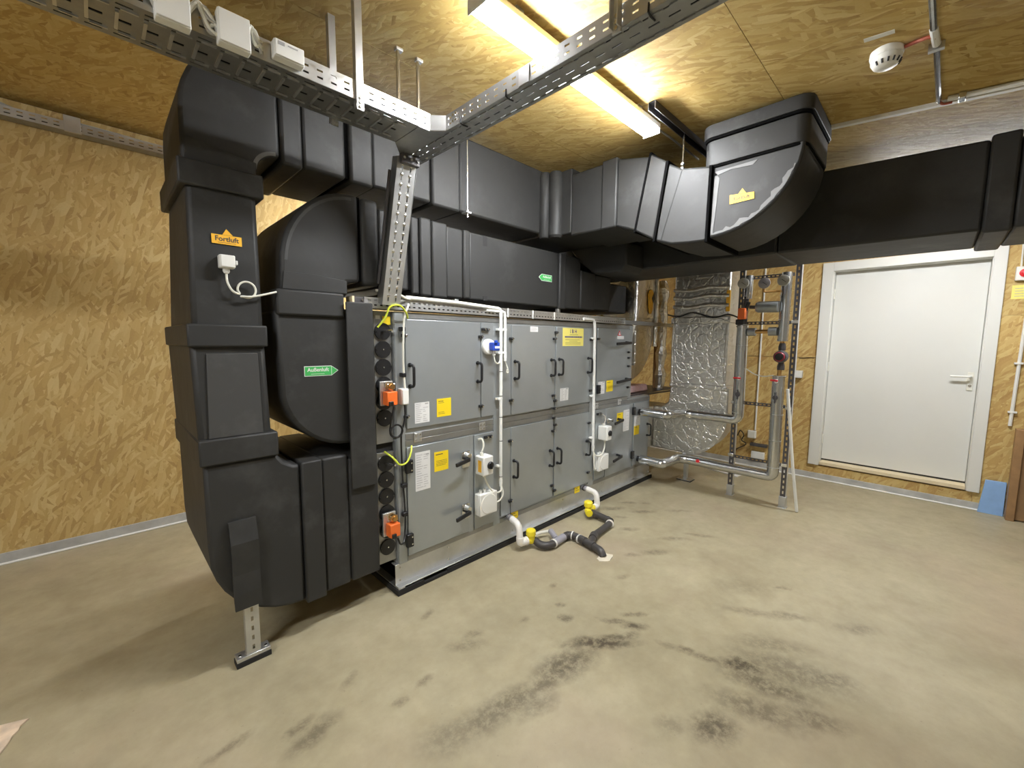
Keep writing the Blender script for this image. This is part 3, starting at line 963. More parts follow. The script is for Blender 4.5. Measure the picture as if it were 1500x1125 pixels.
label('l1', 'yellow', 1.446, 1.552, .686, .810, [(.10, .6, .84, .005), (.12, .9, .52, .002), (.12, .9, .44, .002), (.12, .9, .36, .002), (.12, .8, .28, .002)], 'yellow notice', 'print')
label('u2', 'paper', 2.311, 2.396, 1.571, 1.611, [(.1, .8, .66, .002), (.1, .9, .45, .002), (.1, .7, .22, .002)], 'small white label')
yl = label('u3', 'yellow_pale', 2.700, 2.985, 1.464, 1.612, [(.12, .80, .34, .0022), (.30, .70, .26, .0022), (.12, .86, .18, .0022), (.12, .86, .10, .0022)], 'yellow company plate with dark letters', 'print')
text('lettering', 'I B H', .044, 'print_blue', yl, (2.842, YU - .0126, 1.584), pi / 2, 0, bold=.0008)
MB().box(2.79, 2.905, YU - .0120, YU - .0114, 1.556, 1.5585).build('label_print', 'print', yl, smooth=0)
mb = MB()
rr = random.Random(5)
x = 2.728
while x < 2.955:
    w = rr.uniform(.008, .018)
    mb.box(x, x + w, YU - .0120, YU - .0114, 1.533, 1.545)
    x += w + .003
mb.build('label_print', 'print_blue', yl, smooth=0)
label('u3', 'paper', 2.680, 2.788, 1.013, 1.116, table_lines(9, 3), 'white paper data sheet')
label('u4', 'paper', 3.232, 3.336, 1.022, 1.135, table_lines(9, 4), 'white paper data sheet')
label('u4', 'yellow', 3.368, 3.478, 1.034, 1.140, [(.1, .6, .8, .004)], 'yellow notice', 'print')
label('l4', 'yellow', 3.572, 3.682, .704, .806, [(.1, .6, .8, .004)], 'yellow notice', 'print')
label('l4', 'paper', 3.695, 3.806, .608, .822, table_lines(13, 6), 'tall white paper data sheet')
label('l5', 'paper', 3.915, 4.035, .630, .735, table_lines(7, 7), 'white paper data sheet')
label('l5', 'yellow', 3.915, 4.020, .535, .630, [(.1, .6, .8, .004)], 'yellow notice', 'print')
w = label('u4', 'paper', 3.530, 3.650, 1.528, 1.558, [], 'small pale warning plate')
MB().prism([(3.535, 1.56), (3.60, 1.56), (3.567, 1.61)], 'y', YU - .0122, YU - .0112).build('warning_triangle', 'red', w, smooth=0)
MB().prism([(3.548, 1.566), (3.587, 1.566), (3.567, 1.597)], 'y', YU - .0130, YU - .0122).build('warning_triangle_face', 'paper', w, smooth=0)
for x, z in ((2.128, .193), (2.918, .193)):
    o = bx('pipe_tag', 'yellow', U, x, x + .075, YU - .004, YU - .0025, z - .030, z + .036)
    MB().box(x + .01, x + .045, YU - .0052, YU - .0046, z + .01, z + .014).box(x + .01, x + .06, YU - .0052, YU - .0046, z - .008, z - .005).build('label_print', 'print', o, smooth=0)

# base rail on rubber pads
br = MB()
br.box(1.172, 4.31, YU + .002, YU + .008, .050, .176).box(1.172, 4.31, YU - .034, YU + .008, .044, .050).box(1.172, 4.31, YU + .008, YU + .05, .170, .176)
br.box(1.172, 4.31, 3.24, 3.246, .044, .176)
br.box(1.172, 1.215, YU - .034, 3.28, .036, .0435).box(4.26, 4.31, YU - .03, 3.28, .036, .0435)
br.build('base_rail', 'galv', U, .0015)
MB().box(1.25, 4.25, YU + .30, YU + .31, .05, .17).build('base_back_plate', 'dark_void', U, smooth=0)
for x in (1.20, 1.55, 2.15, 2.75, 3.35, 3.95, 4.28):
    MB().cyl((x, YU + .002, .075), (x, YU - .004, .075), .006, 8).build('bolt', 'steel', U)
    MB().cyl((x, YU - .001, .155), (x, YU - .006, .155), .005, 8).build('bolt', 'steel', U)
for x0, x1, h in ((1.165, 1.345, .035), (1.345, 1.52, .020), (1.52, 2.55, .035), (2.55, 3.40, .030), (3.40, 4.30, .035)):
    bx('rubber_pad', 'rubber', U, x0, x1 - .002, YU - .038, 3.28, 0, h, .002)

# louvre dampers at the left end with their gear wheels
gz = {'upper': (.915, 1.662, (1.550, 1.450, 1.350, 1.251, 1.156, 1.062)), 'lower': (.202, .862, (.798, .702, .603, .504, .402, .298))}
for nm, (z0, z1, zs) in gz.items():
    df = bx('damper_frame', 'galv_dark', U, 1.086, 1.194, 2.172, 3.25, z0, z1, .003)
    df['label'] = nm + ' damper frame'
    for z in zs:
        g = MB().disc_stack((1.137, 2.171, z), (0, -1, 0), [(.047, 0), (.047, .010), (.0405, .0105), (.039, .006), (.014, .006), (.013, .010), (.006, .0105)], 24)
        for a in range(5):
            q = (1.137 + .027 * math.cos(a * 1.257 + .4), 2.1655, z + .027 * math.sin(a * 1.257 + .4))
            g.cyl(q, (q[0], q[1] - .003, q[2]), .004, 6)
        g.build('gear_wheel', 'black', df)
        MB().cyl((1.137, 2.160, z), (1.137, 2.157, z), .0045, 8).build('screw', 'steel', df)
    MB().tube([(1.135, 2.155, zs[0] + .002), (1.155, 2.09, zs[0] + .001)], .007, 8).build('axle', 'steel', df)
    MB().box(1.098, 1.125, 2.168, 2.1715, z1 - .045, z1 - .025).build('label', 'paper', df, smooth=0)
    bx('label', 'yellow', df, 1.140, 1.186, 2.166, 2.1715, z1 - .075, z1 - .028)['label'] = 'yellow corner label'
    for k in range(6):
        MB().cyl((1.187, 2.172, z0 + .05 + k * (z1 - z0 - .1) / 5), (1.187, 2.168, z0 + .05 + k * (z1 - z0 - .1) / 5), .004, 6).build('screw', 'steel', df)
bx('dark_joint', 'dark_void', U, 1.088, 1.194, 2.19, 2.80, .864, .913)

# orange damper motors
for nm, z in (('upper', 1.185), ('lower', .430)):
    a = thing('damper_motor', 'orange box motor with brass clamp on the ' + nm + ' damper beside its gear wheels', 'motor', (1.14, 2.12, z - .045))
    bx('mounting_bracket', 'galv', a, 1.092, 1.170, 2.125, 2.140, z - .045, z + .090, .002)
    bx('motor_body', 'orange', a, 1.106, 1.168, 2.070, 2.124, z - .040, z + .036, .004)
    bx('motor_cap', 'black', a, 1.112, 1.138, 2.058, 2.0695, z - .041, z - .016, .003)
    MB().disc_stack((1.143, 2.124, z + .062), (0, -1, 0), [(.022, 0), (.022, .03), (.015, .032), (.015, .045)], 14).build('shaft_clamp', 'brass', a)
    MB().tube([(1.125, 2.10, z + .05), (1.165, 2.10, z + .05), (1.165, 2.10, z + .075), (1.125, 2.10, z + .075)], .004, 6, closed=True).build('clamp_bolt', 'steel', a)
    MB().tube([(1.112, 2.1, z + .05), (1.105, 2.1, z + .09)], .003, 6).build('lever_pin', 'steel', a)

# electrical boxes and conduits on the machine front
tb = thing('terminal_box', 'small white box with black cables beside the upper orange motor', 'electrical box', (1.228, 2.118, 1.136))
bx('box_body', 'white', tb, 1.207, 1.250, 2.093, 2.140, 1.136, 1.229, .004)
bx('box_lid', 'white', tb, 1.209, 1.248, 2.086, 2.0925, 1.140, 1.225, .003)

def switch(x0, x1, y0, y1, z0, z1, lab, knob_x):
    t = thing('isolator_switch', lab, 'switch', ((x0 + x1) / 2, (y0 + y1) / 2, z0))
    bx('box_body', 'white', t, x0, x1, y0, y1, z0, z1, .008)
    r_ = .026
    MB().disc_stack((knob_x, y0, (z0 + z1) / 2 + .002), (0, -1, 0), [(r_, 0), (r_, .008), (r_ * .85, .012), (.008, .0125), (.008, .016)], 20).build('rotary_knob', 'black', t)
    MB().box(knob_x - .005, knob_x + .005, y0 - .022, y0 - .012, (z0 + z1) / 2 - .02, (z0 + z1) / 2 + .024).build('knob_bar', 'black', t, .002)
    MB().cyl((x0 + .022, (y0 + y1) / 2, z1), (x0 + .022, (y0 + y1) / 2, z1 + .022), .012, 12).build('cable_gland', 'offwhite', t)
    MB().cyl((x0 + .045, (y0 + y1) / 2, z0 - .020), (x0 + .045, (y0 + y1) / 2, z0), .011, 12).build('cable_gland', 'offwhite', t)
    return t
s1 = switch(1.772, 1.862, 2.045, 2.134, .602, .732, 'white isolator switch box with black knob and orange side label, on the lower door panel', 1.832)
bx('side_label', 'amber', s1, 1.7712, 1.7722, 2.066, 2.100, .625, .705)
s2 = switch(3.245, 3.325, 2.035, 2.134, .600, .732, 'farther white isolator switch box with black knob and no side label', 3.29)
def jbox(x0, x1, z0, z1, lab):
    t = thing('junction_box', lab, 'electrical box', ((x0 + x1) / 2, 2.1, z0))
    y0, y1 = 2.072, 2.134
    bx('box_body', 'white', t, x0, x1, y0 + .018, y1, z0, z1, .006)
    ld = bx('box_lid', 'white', t, x0 - .001, x1 + .001, y0, y0 + .0175, z0 - .001, z1 + .001, .006)
    MB().disc_stack(((x0 + x1) / 2, y0, (z0 + z1) / 2), (0, -1, 0), [(min(x1 - x0, z1 - z0) * .46, 0), (min(x1 - x0, z1 - z0) * .44, .003), (.02, .004)], 28).build('lid_dome', 'white', ld)
    for dx in (.03, .065):
        MB().cyl((x0 + dx, 2.105, z1), (x0 + dx, 2.105, z1 + .024), .011, 12).build('cable_gland', 'white', t)
    return t
jbox(1.768, 1.922, .314, .466, 'large white junction box with round lid below the nearer isolator switch')
jbox(3.185, 3.345, .318, .462, 'white junction box with round lid under the farther isolator switch')

def conduit(lab, pts, r, clips, ties):
    t = thing('cable_conduit', lab, 'conduit', pts[-1])
    MB().tube(bend(pts, .035), r, 12).build('conduit_pipe', 'white', t)
    for (x, y, z) in clips:
        bx('pipe_clip', 'white', t, x - .030, x + .014, y - .004, YU - .012, z - .008, z + .008, .003)
    for (x, y, z) in ties:
        MB().cyl((x, y, z - .002), (x, y, z + .002), r + .0012, 12).build('cable_tie', 'black', t)
    MB().cyl((pts[-1][0], pts[-1][1], pts[-1][2] + .02), (pts[-1][0], pts[-1][1], pts[-1][2] + .05), r + .002, 12).build('coupler', 'white', t)
    return t
c1 = conduit('long white conduit pipe from the tray down past the blue gauge to the junction box',
             [(1.26, 2.122, 1.742), (1.62, 2.118, 1.738), (1.985, 2.112, 1.720), (1.987, 2.110, 1.66), (1.989, 2.108, .47)], .0115,
             [(1.988, 2.108, 1.58), (1.988, 2.108, 1.42), (1.988, 2.108, 1.10), (1.988, 2.108, .62)], [(1.988, 2.109, 1.29), (1.988, 2.109, 1.12), (1.988, 2.109, .97), (1.989, 2.108, .80), (1.989, 2.108, .54)])
conduit('short white conduit pipe beside the long one, ending above a loose wire', [(1.86, 2.122, 1.705), (2.022, 2.112, 1.700), (2.026, 2.110, 1.66), (2.026, 2.108, 1.362)], .010,
        [(2.026, 2.108, 1.58), (2.026, 2.108, 1.42)], [])
conduit('white conduit pipe bent over from the tray, dropping to the farther isolator switch', [(2.965, 2.122, 1.694), (3.106, 2.110, 1.692), (3.116, 2.108, 1.63), (3.128, 2.104, .52)], .0125,
        [(3.118, 2.106, 1.53), (3.122, 2.106, 1.02), (3.127, 2.106, .64)], [])

def cable(name, lab, pts, r, mat, cat='cable', n=8, group=None):
    o = MB().tube(curve(pts, 6), r, n).build(name, mat)
    return tag(o, lab, cat, group)
cable('cable', 'white cable looping from the long conduit to the nearer isolator switch', [(1.989, 2.104, .475), (1.965, 2.085, .445), (1.90, 2.08, .455), (1.845, 2.085, .52), (1.818, 2.09, .585)], .006, 'cable_white')
cable('cable', 'white cable from the long conduit into the side of the nearer junction box', [(1.992, 2.104, .470), (1.995, 2.09, .42), (1.97, 2.09, .38), (1.925, 2.10, .365)], .006, 'cable_white')
cable('cable', 'short white cable above the nearer isolator switch', [(1.800, 2.132, .835), (1.815, 2.11, .840), (1.812, 2.09, .80), (1.795, 2.09, .756)], .006, 'cable_white')
cable('cable', 'white cable hanging between the farther switch and its conduit', [(3.128, 2.104, .52), (3.15, 2.085, .475), (3.22, 2.075, .47), (3.275, 2.08, .52), (3.29, 2.085, .58)], .007, 'cable_white')
cable('cable', 'thin white cable from farther conduit into the side of its junction box', [(3.132, 2.10, .53), (3.128, 2.09, .42), (3.14, 2.09, .35), (3.184, 2.10, .345)], .006, 'cable_white')
cable('cable', 'thin grey cable above the farther isolator switch', [(3.27, 2.13, .835), (3.31, 2.11, .82), (3.30, 2.09, .78), (3.268, 2.085, .755)], .004, 'cable_grey')
cable('loose_wire', 'loose white wire ending in a curl below the short conduit', [(2.026, 2.108, 1.362), (2.045, 2.10, 1.31), (2.050, 2.10, 1.285), (2.036, 2.10, 1.280), (2.04, 2.10, 1.305)], .004, 'cable_white')
cable('cable', 'white cable running down from the tray to the small white terminal box', [(1.275, 2.12, 1.705), (1.262, 2.105, 1.690), (1.243, 2.105, 1.645), (1.236, 2.11, 1.58), (1.232, 2.115, 1.40), (1.236, 2.115, 1.28), (1.237, 2.11, 1.229)], .0065, 'cable_white')
for z in (1.565, 1.305):
    tag(bx('cable_clip', 'black', None, 1.221, 1.247, 2.107, 2.142, z - .012, z + .012, .003), 'black cable clip holding the white cable ' + ('near the top of' if z > 1.4 else 'halfway down') + ' the machine corner', 'clip')
cable('earth_wire', 'yellow green earth wire arching from upper damper to the casing top corner', [(1.275, 2.130, 1.628), (1.245, 2.095, 1.655), (1.195, 2.075, 1.690), (1.140, 2.08, 1.680), (1.118, 2.10, 1.62), (1.085, 2.12, 1.570)], .0055, 'wire_green')
cable('earth_wire', 'yellow green earth wire sagging from lower damper to the lower door corner', [(1.285, 2.130, .882), (1.262, 2.10, .850), (1.225, 2.085, .805), (1.180, 2.085, .800), (1.150, 2.10, .840), (1.125, 2.155, .872)], .0055, 'wire_green')
# black motor cables with a coil
pts = [(1.212, 2.11, 1.136), (1.208, 2.105, 1.06), (1.200, 2.10, 1.0)]
ring_pts = [(1.165 + .036 * math.cos(t), 2.095 - .003 * t / 3, .995 + .036 * math.sin(t)) for t in [i * .5 for i in range(0, 28)]]
cable('motor_cable', 'black coiled cable from upper orange motor to the small white terminal box', [(1.14, 2.06, 1.14), (1.128, 2.07, 1.08), (1.128, 2.09, 1.01)] + ring_pts[6:], .0055, 'black', n=6)
cable('motor_cable', 'long black cable clipped down the machine corner to the lower orange motor', [(1.234, 2.11, 1.136), (1.228, 2.10, 1.06), (1.205, 2.10, .98), (1.212, 2.12, .90), (1.222, 2.13, .70), (1.232, 2.13, .55), (1.225, 2.115, .42), (1.195, 2.08, .345), (1.16, 2.06, .345), (1.145, 2.06, .384)], .0055, 'black', n=6)
for z in (.655, .482):
    tag(bx('cable_clip', 'black', None, 1.214, 1.246, 2.115, 2.142, z - .012, z + .012, .003), 'black cable clip ' + ('beside the tall paper sheet' if z > .6 else 'above the bottom hinge') + ' on the lower machine corner', 'clip')

# blue pressure gauge
g = thing('pressure_switch', 'round clear pressure switch with blue body beside the white conduits', 'gauge', (1.905, 2.12, 1.40))
MB().disc_stack((1.885, 2.134, 1.462), (0, -1, 0), [(.052, 0), (.052, .02), (.046, .026)], 24).build('gauge_body', 'white', g)
bx('gauge_head', 'blue', g, 1.872, 1.935, 2.062, 2.104, 1.437, 1.492, .006)
bx('gauge_window', 'white', g, 1.888, 1.930, 2.0605, 2.062, 1.452, 1.466)
bx('gauge_knob', 'blue', g, 1.880, 1.905, 2.05, 2.0615, 1.486, 1.506, .003)
MB().cyl((1.905, 2.09, 1.437), (1.905, 2.09, 1.405), .011, 10).build('cable_gland', 'white', g)
cable('cable', 'short white cable drooping from blue pressure switch into the conduit', [(1.905, 2.09, 1.405), (1.91, 2.085, 1.365), (1.935, 2.085, 1.348), (1.965, 2.095, 1.365), (1.975, 2.104, 1.40)], .005, 'cable_white')

# flat tray along the machine top
def slotted_tray(name, lab, parts, mat='galv', cat='cable tray', loc=(0, 0, 0)):
    t = thing(name, lab, cat, loc)
    for (nm, o, u, v, UU, VV, rows, pitch, slot) in parts:
        MB().plate(o, u, v, UU, VV, rows, pitch, slot).build(nm, 'galv_dark' if nm == 'tray_bottom' else mat, t, solid=.0022, smooth=0)  # tray bottoms in darker steel, underside shade put into the colour
    return t
ty = 2.128
t = slotted_tray('cable_tray', 'narrow slotted cable tray lying along the front top edge of the machine', [
    ('side_wall', (1.018, ty, 1.672), (1, 0, 0), (0, 0, 1), 2.64, .056, [(.017, .008), (.041, .008)], .034, .016),
    ('side_wall', (1.018, ty + .1, 1.672), (1, 0, 0), (0, 0, 1), 2.64, .056, [(.017, .008), (.041, .008)], .034, .016),
    ('tray_bottom', (1.018, ty, 1.672), (1, 0, 0), (0, 1, 0), 2.64, .10, [(.02, .006), (.08, .006)], .05, .02)], loc=(2.3, 2.18, 1.672))
bx('end_connector', 'steel_dark', t, .968, 1.017, ty + .002, ty + .09, 1.674, 1.724, .002)
for z in (1.688, 1.711):
    MB().cyl((1.008, ty + .002, z), (1.008, ty - .004, z), .006, 8).build('bolt', 'steel', t)
bx('end_tape', 'timber', t, .955, .967, ty + .004, ty + .08, 1.676, 1.728)
for x in (2.07, 2.33, 2.58):
    bx('cable_tie', 'white', t, x - .004, x + .004, ty - .004, ty, 1.668, 1.73)
tag(MB().box(3.665, 4.75, 2.135, 2.175, 1.672, 1.712).build('strut_rail', 'galv_dark', None, .003), 'grey strut rail bridging from machine top to the silver duct', 'rail')
for x in (1.63, 2.66):
    tag(MB().box(x, x + .03, 2.155, 2.185, 1.731, 1.764).build('duct_spacer', 'galv', None, .002), 'small steel spacer under the green tagged duct, ' + ('nearer the slanted tray' if x < 2 else 'farther along the machine'), 'bracket')

# ================================================================== cable trays under the ceiling
ZT, HT = 2.40, .062
T1 = slotted_tray('cable_tray', 'wide ceiling cable tray at left carrying three white boxes', [
    ('side_wall', (-1.9, 1.60, ZT), (1, 0, 0), (0, 0, 1), 2.985, HT, [(.020, .007), (.043, .007)], .048, .020),
    ('side_wall', (-1.9, 1.80, ZT), (1, 0, 0), (0, 0, 1), 2.93, HT, [(.020, .007), (.043, .007)], .048, .020),
    ('tray_bottom', (-1.9, 1.60, ZT), (1, 0, 0), (0, 1, 0), 2.93, .20, [(.022, .006), (.045, .006), (.10, .012), (.155, .006), (.178, .006)], .060, .036)], loc=(-.4, 1.7, ZT))
bx('side_lip', 'galv', T1, -1.9, 1.085, 1.599, 1.606, ZT + HT - .001, ZT + HT + .004)
mb = MB()
for i in range(48):
    x = -1.88 + i * .060
    mb.box(x, x + .008, 1.655, 1.745, ZT - .0065, ZT - .001)
    mb.box(x + .010, x + .048, 1.634, 1.639, ZT - .0055, ZT - .001).box(x + .010, x + .048, 1.761, 1.766, ZT - .0055, ZT - .001)
mb.build('pressed_ribs', 'galv', T1, smooth=0, kind='stuff')
T2 = slotted_tray('cable_tray', 'cable tray crossing the ceiling away from the corner, passing under the lamp', [
    ('side_wall', (1.135, 1.555, ZT), (0, -1, 0), (0, 0, 1), 2.6, HT, [(.020, .007), (.043, .007)], .048, .020),
    ('side_wall', (1.247, 1.93, ZT), (0, -1, 0), (0, 0, 1), 2.98, HT, [(.020, .007), (.043, .007)], .048, .020),
    ('tray_bottom', (1.135, 1.93, ZT), (0, -1, 0), (1, 0, 0), 2.98, .112, [(.020, .006), (.056, .006), (.092, .006)], .060, .034)], mat='galv_mid', loc=(1.19, .6, ZT))
MB().hexa([(1.082, 1.599, ZT), (1.086, 1.603, ZT), (1.140, 1.556, ZT), (1.135, 1.552, ZT), (1.082, 1.599, ZT + HT), (1.086, 1.603, ZT + HT), (1.140, 1.556, ZT + HT), (1.135, 1.552, ZT + HT)]).build('corner_plate', 'galv', T2)
MB().prism([(1.03, 1.60), (1.085, 1.60), (1.136, 1.555), (1.136, 1.93), (1.03, 1.80)], 'z', ZT - .003, ZT).build('corner_bottom', 'galv_dark', T2, smooth=0)
for y in (1.50, 1.52):
    for z in (ZT + .02, ZT + .045):
        MB().cyl((1.135, y - .02, z), (1.130, y - .02, z), .006, 8).build('bolt', 'steel', T2)
mb = MB()
for i in range(48):
    y = 1.90 - i * .060
    mb.box(1.150, 1.154, y - .048, y - .010, ZT - .005, ZT - .001).box(1.228, 1.232, y - .048, y - .010, ZT - .005, ZT - .001)
mb.build('pressed_ribs', 'galv_dark', T2, smooth=0, kind='stuff')
bx('splice_plate', 'galv', T2, 1.1315, 1.134, 1.065, 1.115, ZT + .002, ZT + HT - .002)
for y in (1.45, 1.18, .62):
    MB().tube([(1.133, y, ZT + .02), (1.131, y, ZT - .004), (1.145, y, ZT - .008), (1.17, y, ZT - .006)], .003, 6).build('cable_tie', 'black', T2)
# slanted drop tray from the ceiling corner to the machine
pa, pb = Vector((1.097, 2.085, 1.69)), Vector((1.092, 1.885, 2.385))
dv = pb - pa
T3 = thing('cable_tray', 'slanted perforated drop tray from ceiling tray corner down to the machine top', 'cable tray', (1.15, 2.08, 1.69))
mbp = MB().plate(pa, dv, (1, 0, 0), dv.length, .104, [(.030, .007), (.074, .007)], .046, .026)
mbp.build('tray_bottom', 'galv', T3, solid=.0022, smooth=0)
mb = MB()
nrm = Vector((0, -dv.z, dv.y)).normalized()
k = 0
while .02 + k * .046 + .026 < dv.length - .01:
    for xo in (.030, .074):
        q = pa + dv.normalized() * (.02 + k * .046 + .029) + Vector((xo, 0, 0))
        mb.disc_stack(q, nrm, [(.009, 0), (.008, .003), (.004, .005)], 8)
    k += 1
mb.build('pressed_dimples', 'steel', T3, kind='stuff')
for x in (1.097, 1.201):
    mb = MB()
    p0, p1 = Vector((x, pa.y, pa.z)), Vector((x, pb.y, pb.z))
    bk = Vector((0, .058, .014))
    mb.add([p0, p1, p1 + bk, p0 + bk], [(0, 1, 2, 3)])
    mb.build('side_wall', 'galv_dark', T3, solid=.002, smooth=0)
MB().tube([(1.085, 2.10, 1.80), (1.080, 2.02, 2.05), (1.078, 1.94, 2.33)], .008, 8).build('strapped_cable', 'steel_dark', T3)
mb = MB().box(1.10, 1.20, 1.862, 1.888, 2.352, 2.398)
mb.build('joining_bracket', 'steel_dark', T3, .004)
for x in (1.112, 1.15, 1.188):
    MB().disc_stack((x, 1.862, 2.374), (0, -1, 0), [(.007, 0), (.007, .006)], 8).build('bolt', 'steel', T3)
cable('cable', 'white cable crossing over the foot of the slanted tray onto the machine tray', [(1.10, 2.16, 1.77), (1.16, 2.10, 1.765), (1.20, 2.075, 1.745), (1.25, 2.10, 1.735), (1.30, 2.13, 1.735)], .007, 'cable_white')
# tray on the back wall
T4 = slotted_tray('cable_tray', 'slotted cable tray high on the back wall behind the tall duct', [
    ('side_wall', (-2.3, 4.15, 2.868), (1, 0, 0), (0, 0, 1), 4.6, .058, [(.018, .007), (.040, .007)], .052, .026),
    ('tray_bottom', (-2.3, 4.15, 2.868), (1, 0, 0), (0, 1, 0), 4.6, .095, [(.03, .006), (.065, .006)], .060, .018)], loc=(0, 4.2, 2.868))
bx('hanging_bracket', 'galv', T4, -.050, .030, 4.130, 4.148, 2.858, 2.960, .002)
cable('cable', 'grey cable lying in the wall tray near the left edge', [(-1.0, 4.18, 2.935), (-.5, 4.17, 2.95), (-.36, 4.17, 2.948), (-.25, 4.18, 2.925)], .008, 'cable_grey')
cable('cable', 'thin grey cable along the wall tray right of its bracket', [(.03, 4.158, 2.934), (.2, 4.16, 2.932), (.36, 4.165, 2.928), (.6, 4.17, 2.93)], .005, 'cable_grey')

# white boxes on the front of tray T1 and the cable bundles between them
for lab, x0, x1, z0, z1, dy in (('large blank white junction box cut by the picture top on the left ceiling tray', .176, .256, 2.378, 2.475, 0),
                                ('middle white junction box on the left ceiling tray between two cable bundles', .320, .405, 2.382, 2.476, 0),
                                ('small flat white box on the left ceiling tray with faint print', .470, .562, 2.410, 2.462, .0)):
    t = thing('junction_box', lab, 'electrical box', ((x0 + x1) / 2, 1.58, z0))
    bx('box_body', 'white', t, x0, x1, 1.562, 1.597, z0, z1, .003)
    bx('box_lid', 'white', t, x0 + .002, x1 - .002, 1.556, 1.5615, z0 + .002, z1 - .002, .002)
    if x0 > .4:
        MB().box(x0 + .012, x0 + .030, 1.555, 1.5558, z1 - .018, z1 - .008).box(x0 + .040, x0 + .070, 1.555, 1.5558, z1 - .014, z1 - .010).build('print', 'print_pale', t, smooth=0)
for lab, x0, x1, n in (('bundle of white cables looping left of the large blank box', .10, .182, 5), ('bundle of cream cables looping between the two large white boxes', .250, .328, 7), ('bundle of white cables looping right of the middle box', .398, .440, 5)):
    t = thing('cable_bundle', lab, 'cables', ((x0 + x1) / 2, 1.58, 2.41))
    rr = random.Random(int(x0 * 1000))
    for i in range(n):
        dz = rr.uniform(-.012, .012)
        h = .030 + .006 * (i % 4)
        pts = [(x0, 1.59 - .003 * (i % 3), 2.435 + dz), (x0 + .35 * (x1 - x0), 1.592 - .004 * (i % 3), 2.45 + h * .6), (x0 + .65 * (x1 - x0), 1.585 - .004 * (i % 2), 2.455 + h * .3 - .01 * i), (x1, 1.585, 2.405 + .010 * (i % 5))]
        MB().tube(curve(pts, 5), .0055, 7).build('cable', 'cable_white' if i % 3 else 'cable_grey', t)

# cables lying in the trays
def tray_cables(name_lab, axis, a0, a1, rows, z, r, mat='black'):
    t = thing('cable_bundle', name_lab, 'cables', ((a0 + a1) / 2, rows[0], z - r) if axis == 'x' else (rows[0], (a0 + a1) / 2, z - r))
    for k, q in enumerate(rows):
        pts = []
        for i in range(9):
            a = a0 + (a1 - a0) * i / 8
            w_ = .006 * math.sin(i * 1.7 + k)
            pts.append((a, q + w_, z) if axis == 'x' else (q + w_, a, z))
        MB().tube(curve(pts, 3), r, 6).build('cable', mat if k % 3 else 'drain_dark', t)
tray_cables('dark cables lying inside the wide left ceiling tray', 'x', -1.9, 1.02, (1.620, 1.646, 1.672, 1.698, 1.724, 1.750, 1.776), 2.418, .012)
tray_cables('dark cables lying inside the tray crossing the ceiling', 'y', 1.70, -1.0, (1.158, 1.180, 1.202, 1.224), 2.413, .0095)
tray_cables('dark cables lying inside the tray on the back wall', 'x', -2.2, 2.2, (4.168, 4.190, 4.212, 4.233), 2.884, .011)
tray_cables('dark cables lying inside the narrow tray on the machine top', 'x', 1.05, 3.62, (2.145, 2.167, 2.189, 2.211), 1.690, .012)

# hangers
def hanger_post(lab, x, y, z0, along='x'):
    t = thing('hanger_post', lab, 'hanger', (x, y, z0))
    zc = ceil_z(y)
    if along == 'x':
        mb = MB().box(x - .014, x + .014, y - .003, y + .003, z0, zc).box(x + .011, x + .014, y + .003, y + .022, z0 + .01, zc).box(x - .014, x - .011, y + .003, y + .022, z0 + .01, zc)
    else:
        mb = MB().box(x - .003, x + .003, y - .014, y + .014, z0, zc).box(x - .022, x - .003, y + .011, y + .014, z0 + .01, zc).box(x - .022, x - .003, y - .014, y - .011, z0 + .01, zc)
    mb.build('post', 'galv', t)
    for k in range(3):
        z = z0 + .012 + k * .016
        if along == 'x':
            MB().cyl((x, y - .003, z), (x, y - .008, z), .006, 8).build('bolt', 'steel', t)
        else:
            MB().cyl((x - .003, y, z), (x - .008, y, z), .006, 8).build('bolt', 'steel', t)
hanger_post('grey steel hanger post bolted to the front of the left ceiling tray', .768, 1.592, 2.362)
hanger_post('grey steel hanger post holding the back of the left ceiling tray', .762, 1.812, 2.38)
hanger_post('steel hanger post bolted to the crossing ceiling tray in front of the lamp', 1.128, .715, 2.385, 'y')
def rod(lab, x, y, z0, z1, r=.005, nuts=(), name='threaded_rod', foot=True):
    t = thing(name, lab, 'rod', (x, y, z0))
    MB().cyl((x, y, z0), (x, y, z1), r, 8).build('rod', 'steel', t)
    if foot:
        bx('ceiling_foot', 'galv', t, x - .012, x + .022, y - .012, y + .012, z1 - .014, z1 - .001, .002)
    for z in nuts:
        MB().cyl((x, y, z - .005), (x, y, z + .005), r * 2.2, 6).build('nut', 'steel', t)
    return t
rod('threaded rod from ceiling behind the left tray, the one nearer the hanger posts', 1.046, 1.790, 2.43, ceil_z(1.79), .009)
rod('threaded rod from ceiling behind the left tray, the one nearer the tray corner', 1.150, 1.790, 2.44, ceil_z(1.79), .009)
r_ = rod('thin bright rod hanging past the high duct front, with a clip at its foot', 1.690, 2.100, 2.262, ceil_z(2.1), .0035, (2.285, 2.30))
bx('trapeze_bar', 'galv', r_, 1.672, 1.708, 2.085, 2.135, 2.286, 2.294)
r_ = rod('thin rod from black ceiling rail down to the bent duct near the lamp', 2.530, 1.128, 2.50, 2.715, .005, (2.52, 2.545), foot=False)
bx('rod_clamp', 'steel', r_, 2.508, 2.552, 1.110, 1.146, 2.500, 2.512, .003)
t = thing('ceiling_rail', 'dark steel channel rail on the ceiling behind the lamp end', 'rail', (2.5, 1.128, 2.71))
for a, c in ((1.108, 1.112), (1.144, 1.148)):
    bx('rail_flange', 'steel_dark', t, 2.13, 3.05, a, c, 2.702, 2.738)
bx('rail_web', 'steel_dark', t, 2.13, 3.05, 1.108, 1.148, 2.738, 2.742)
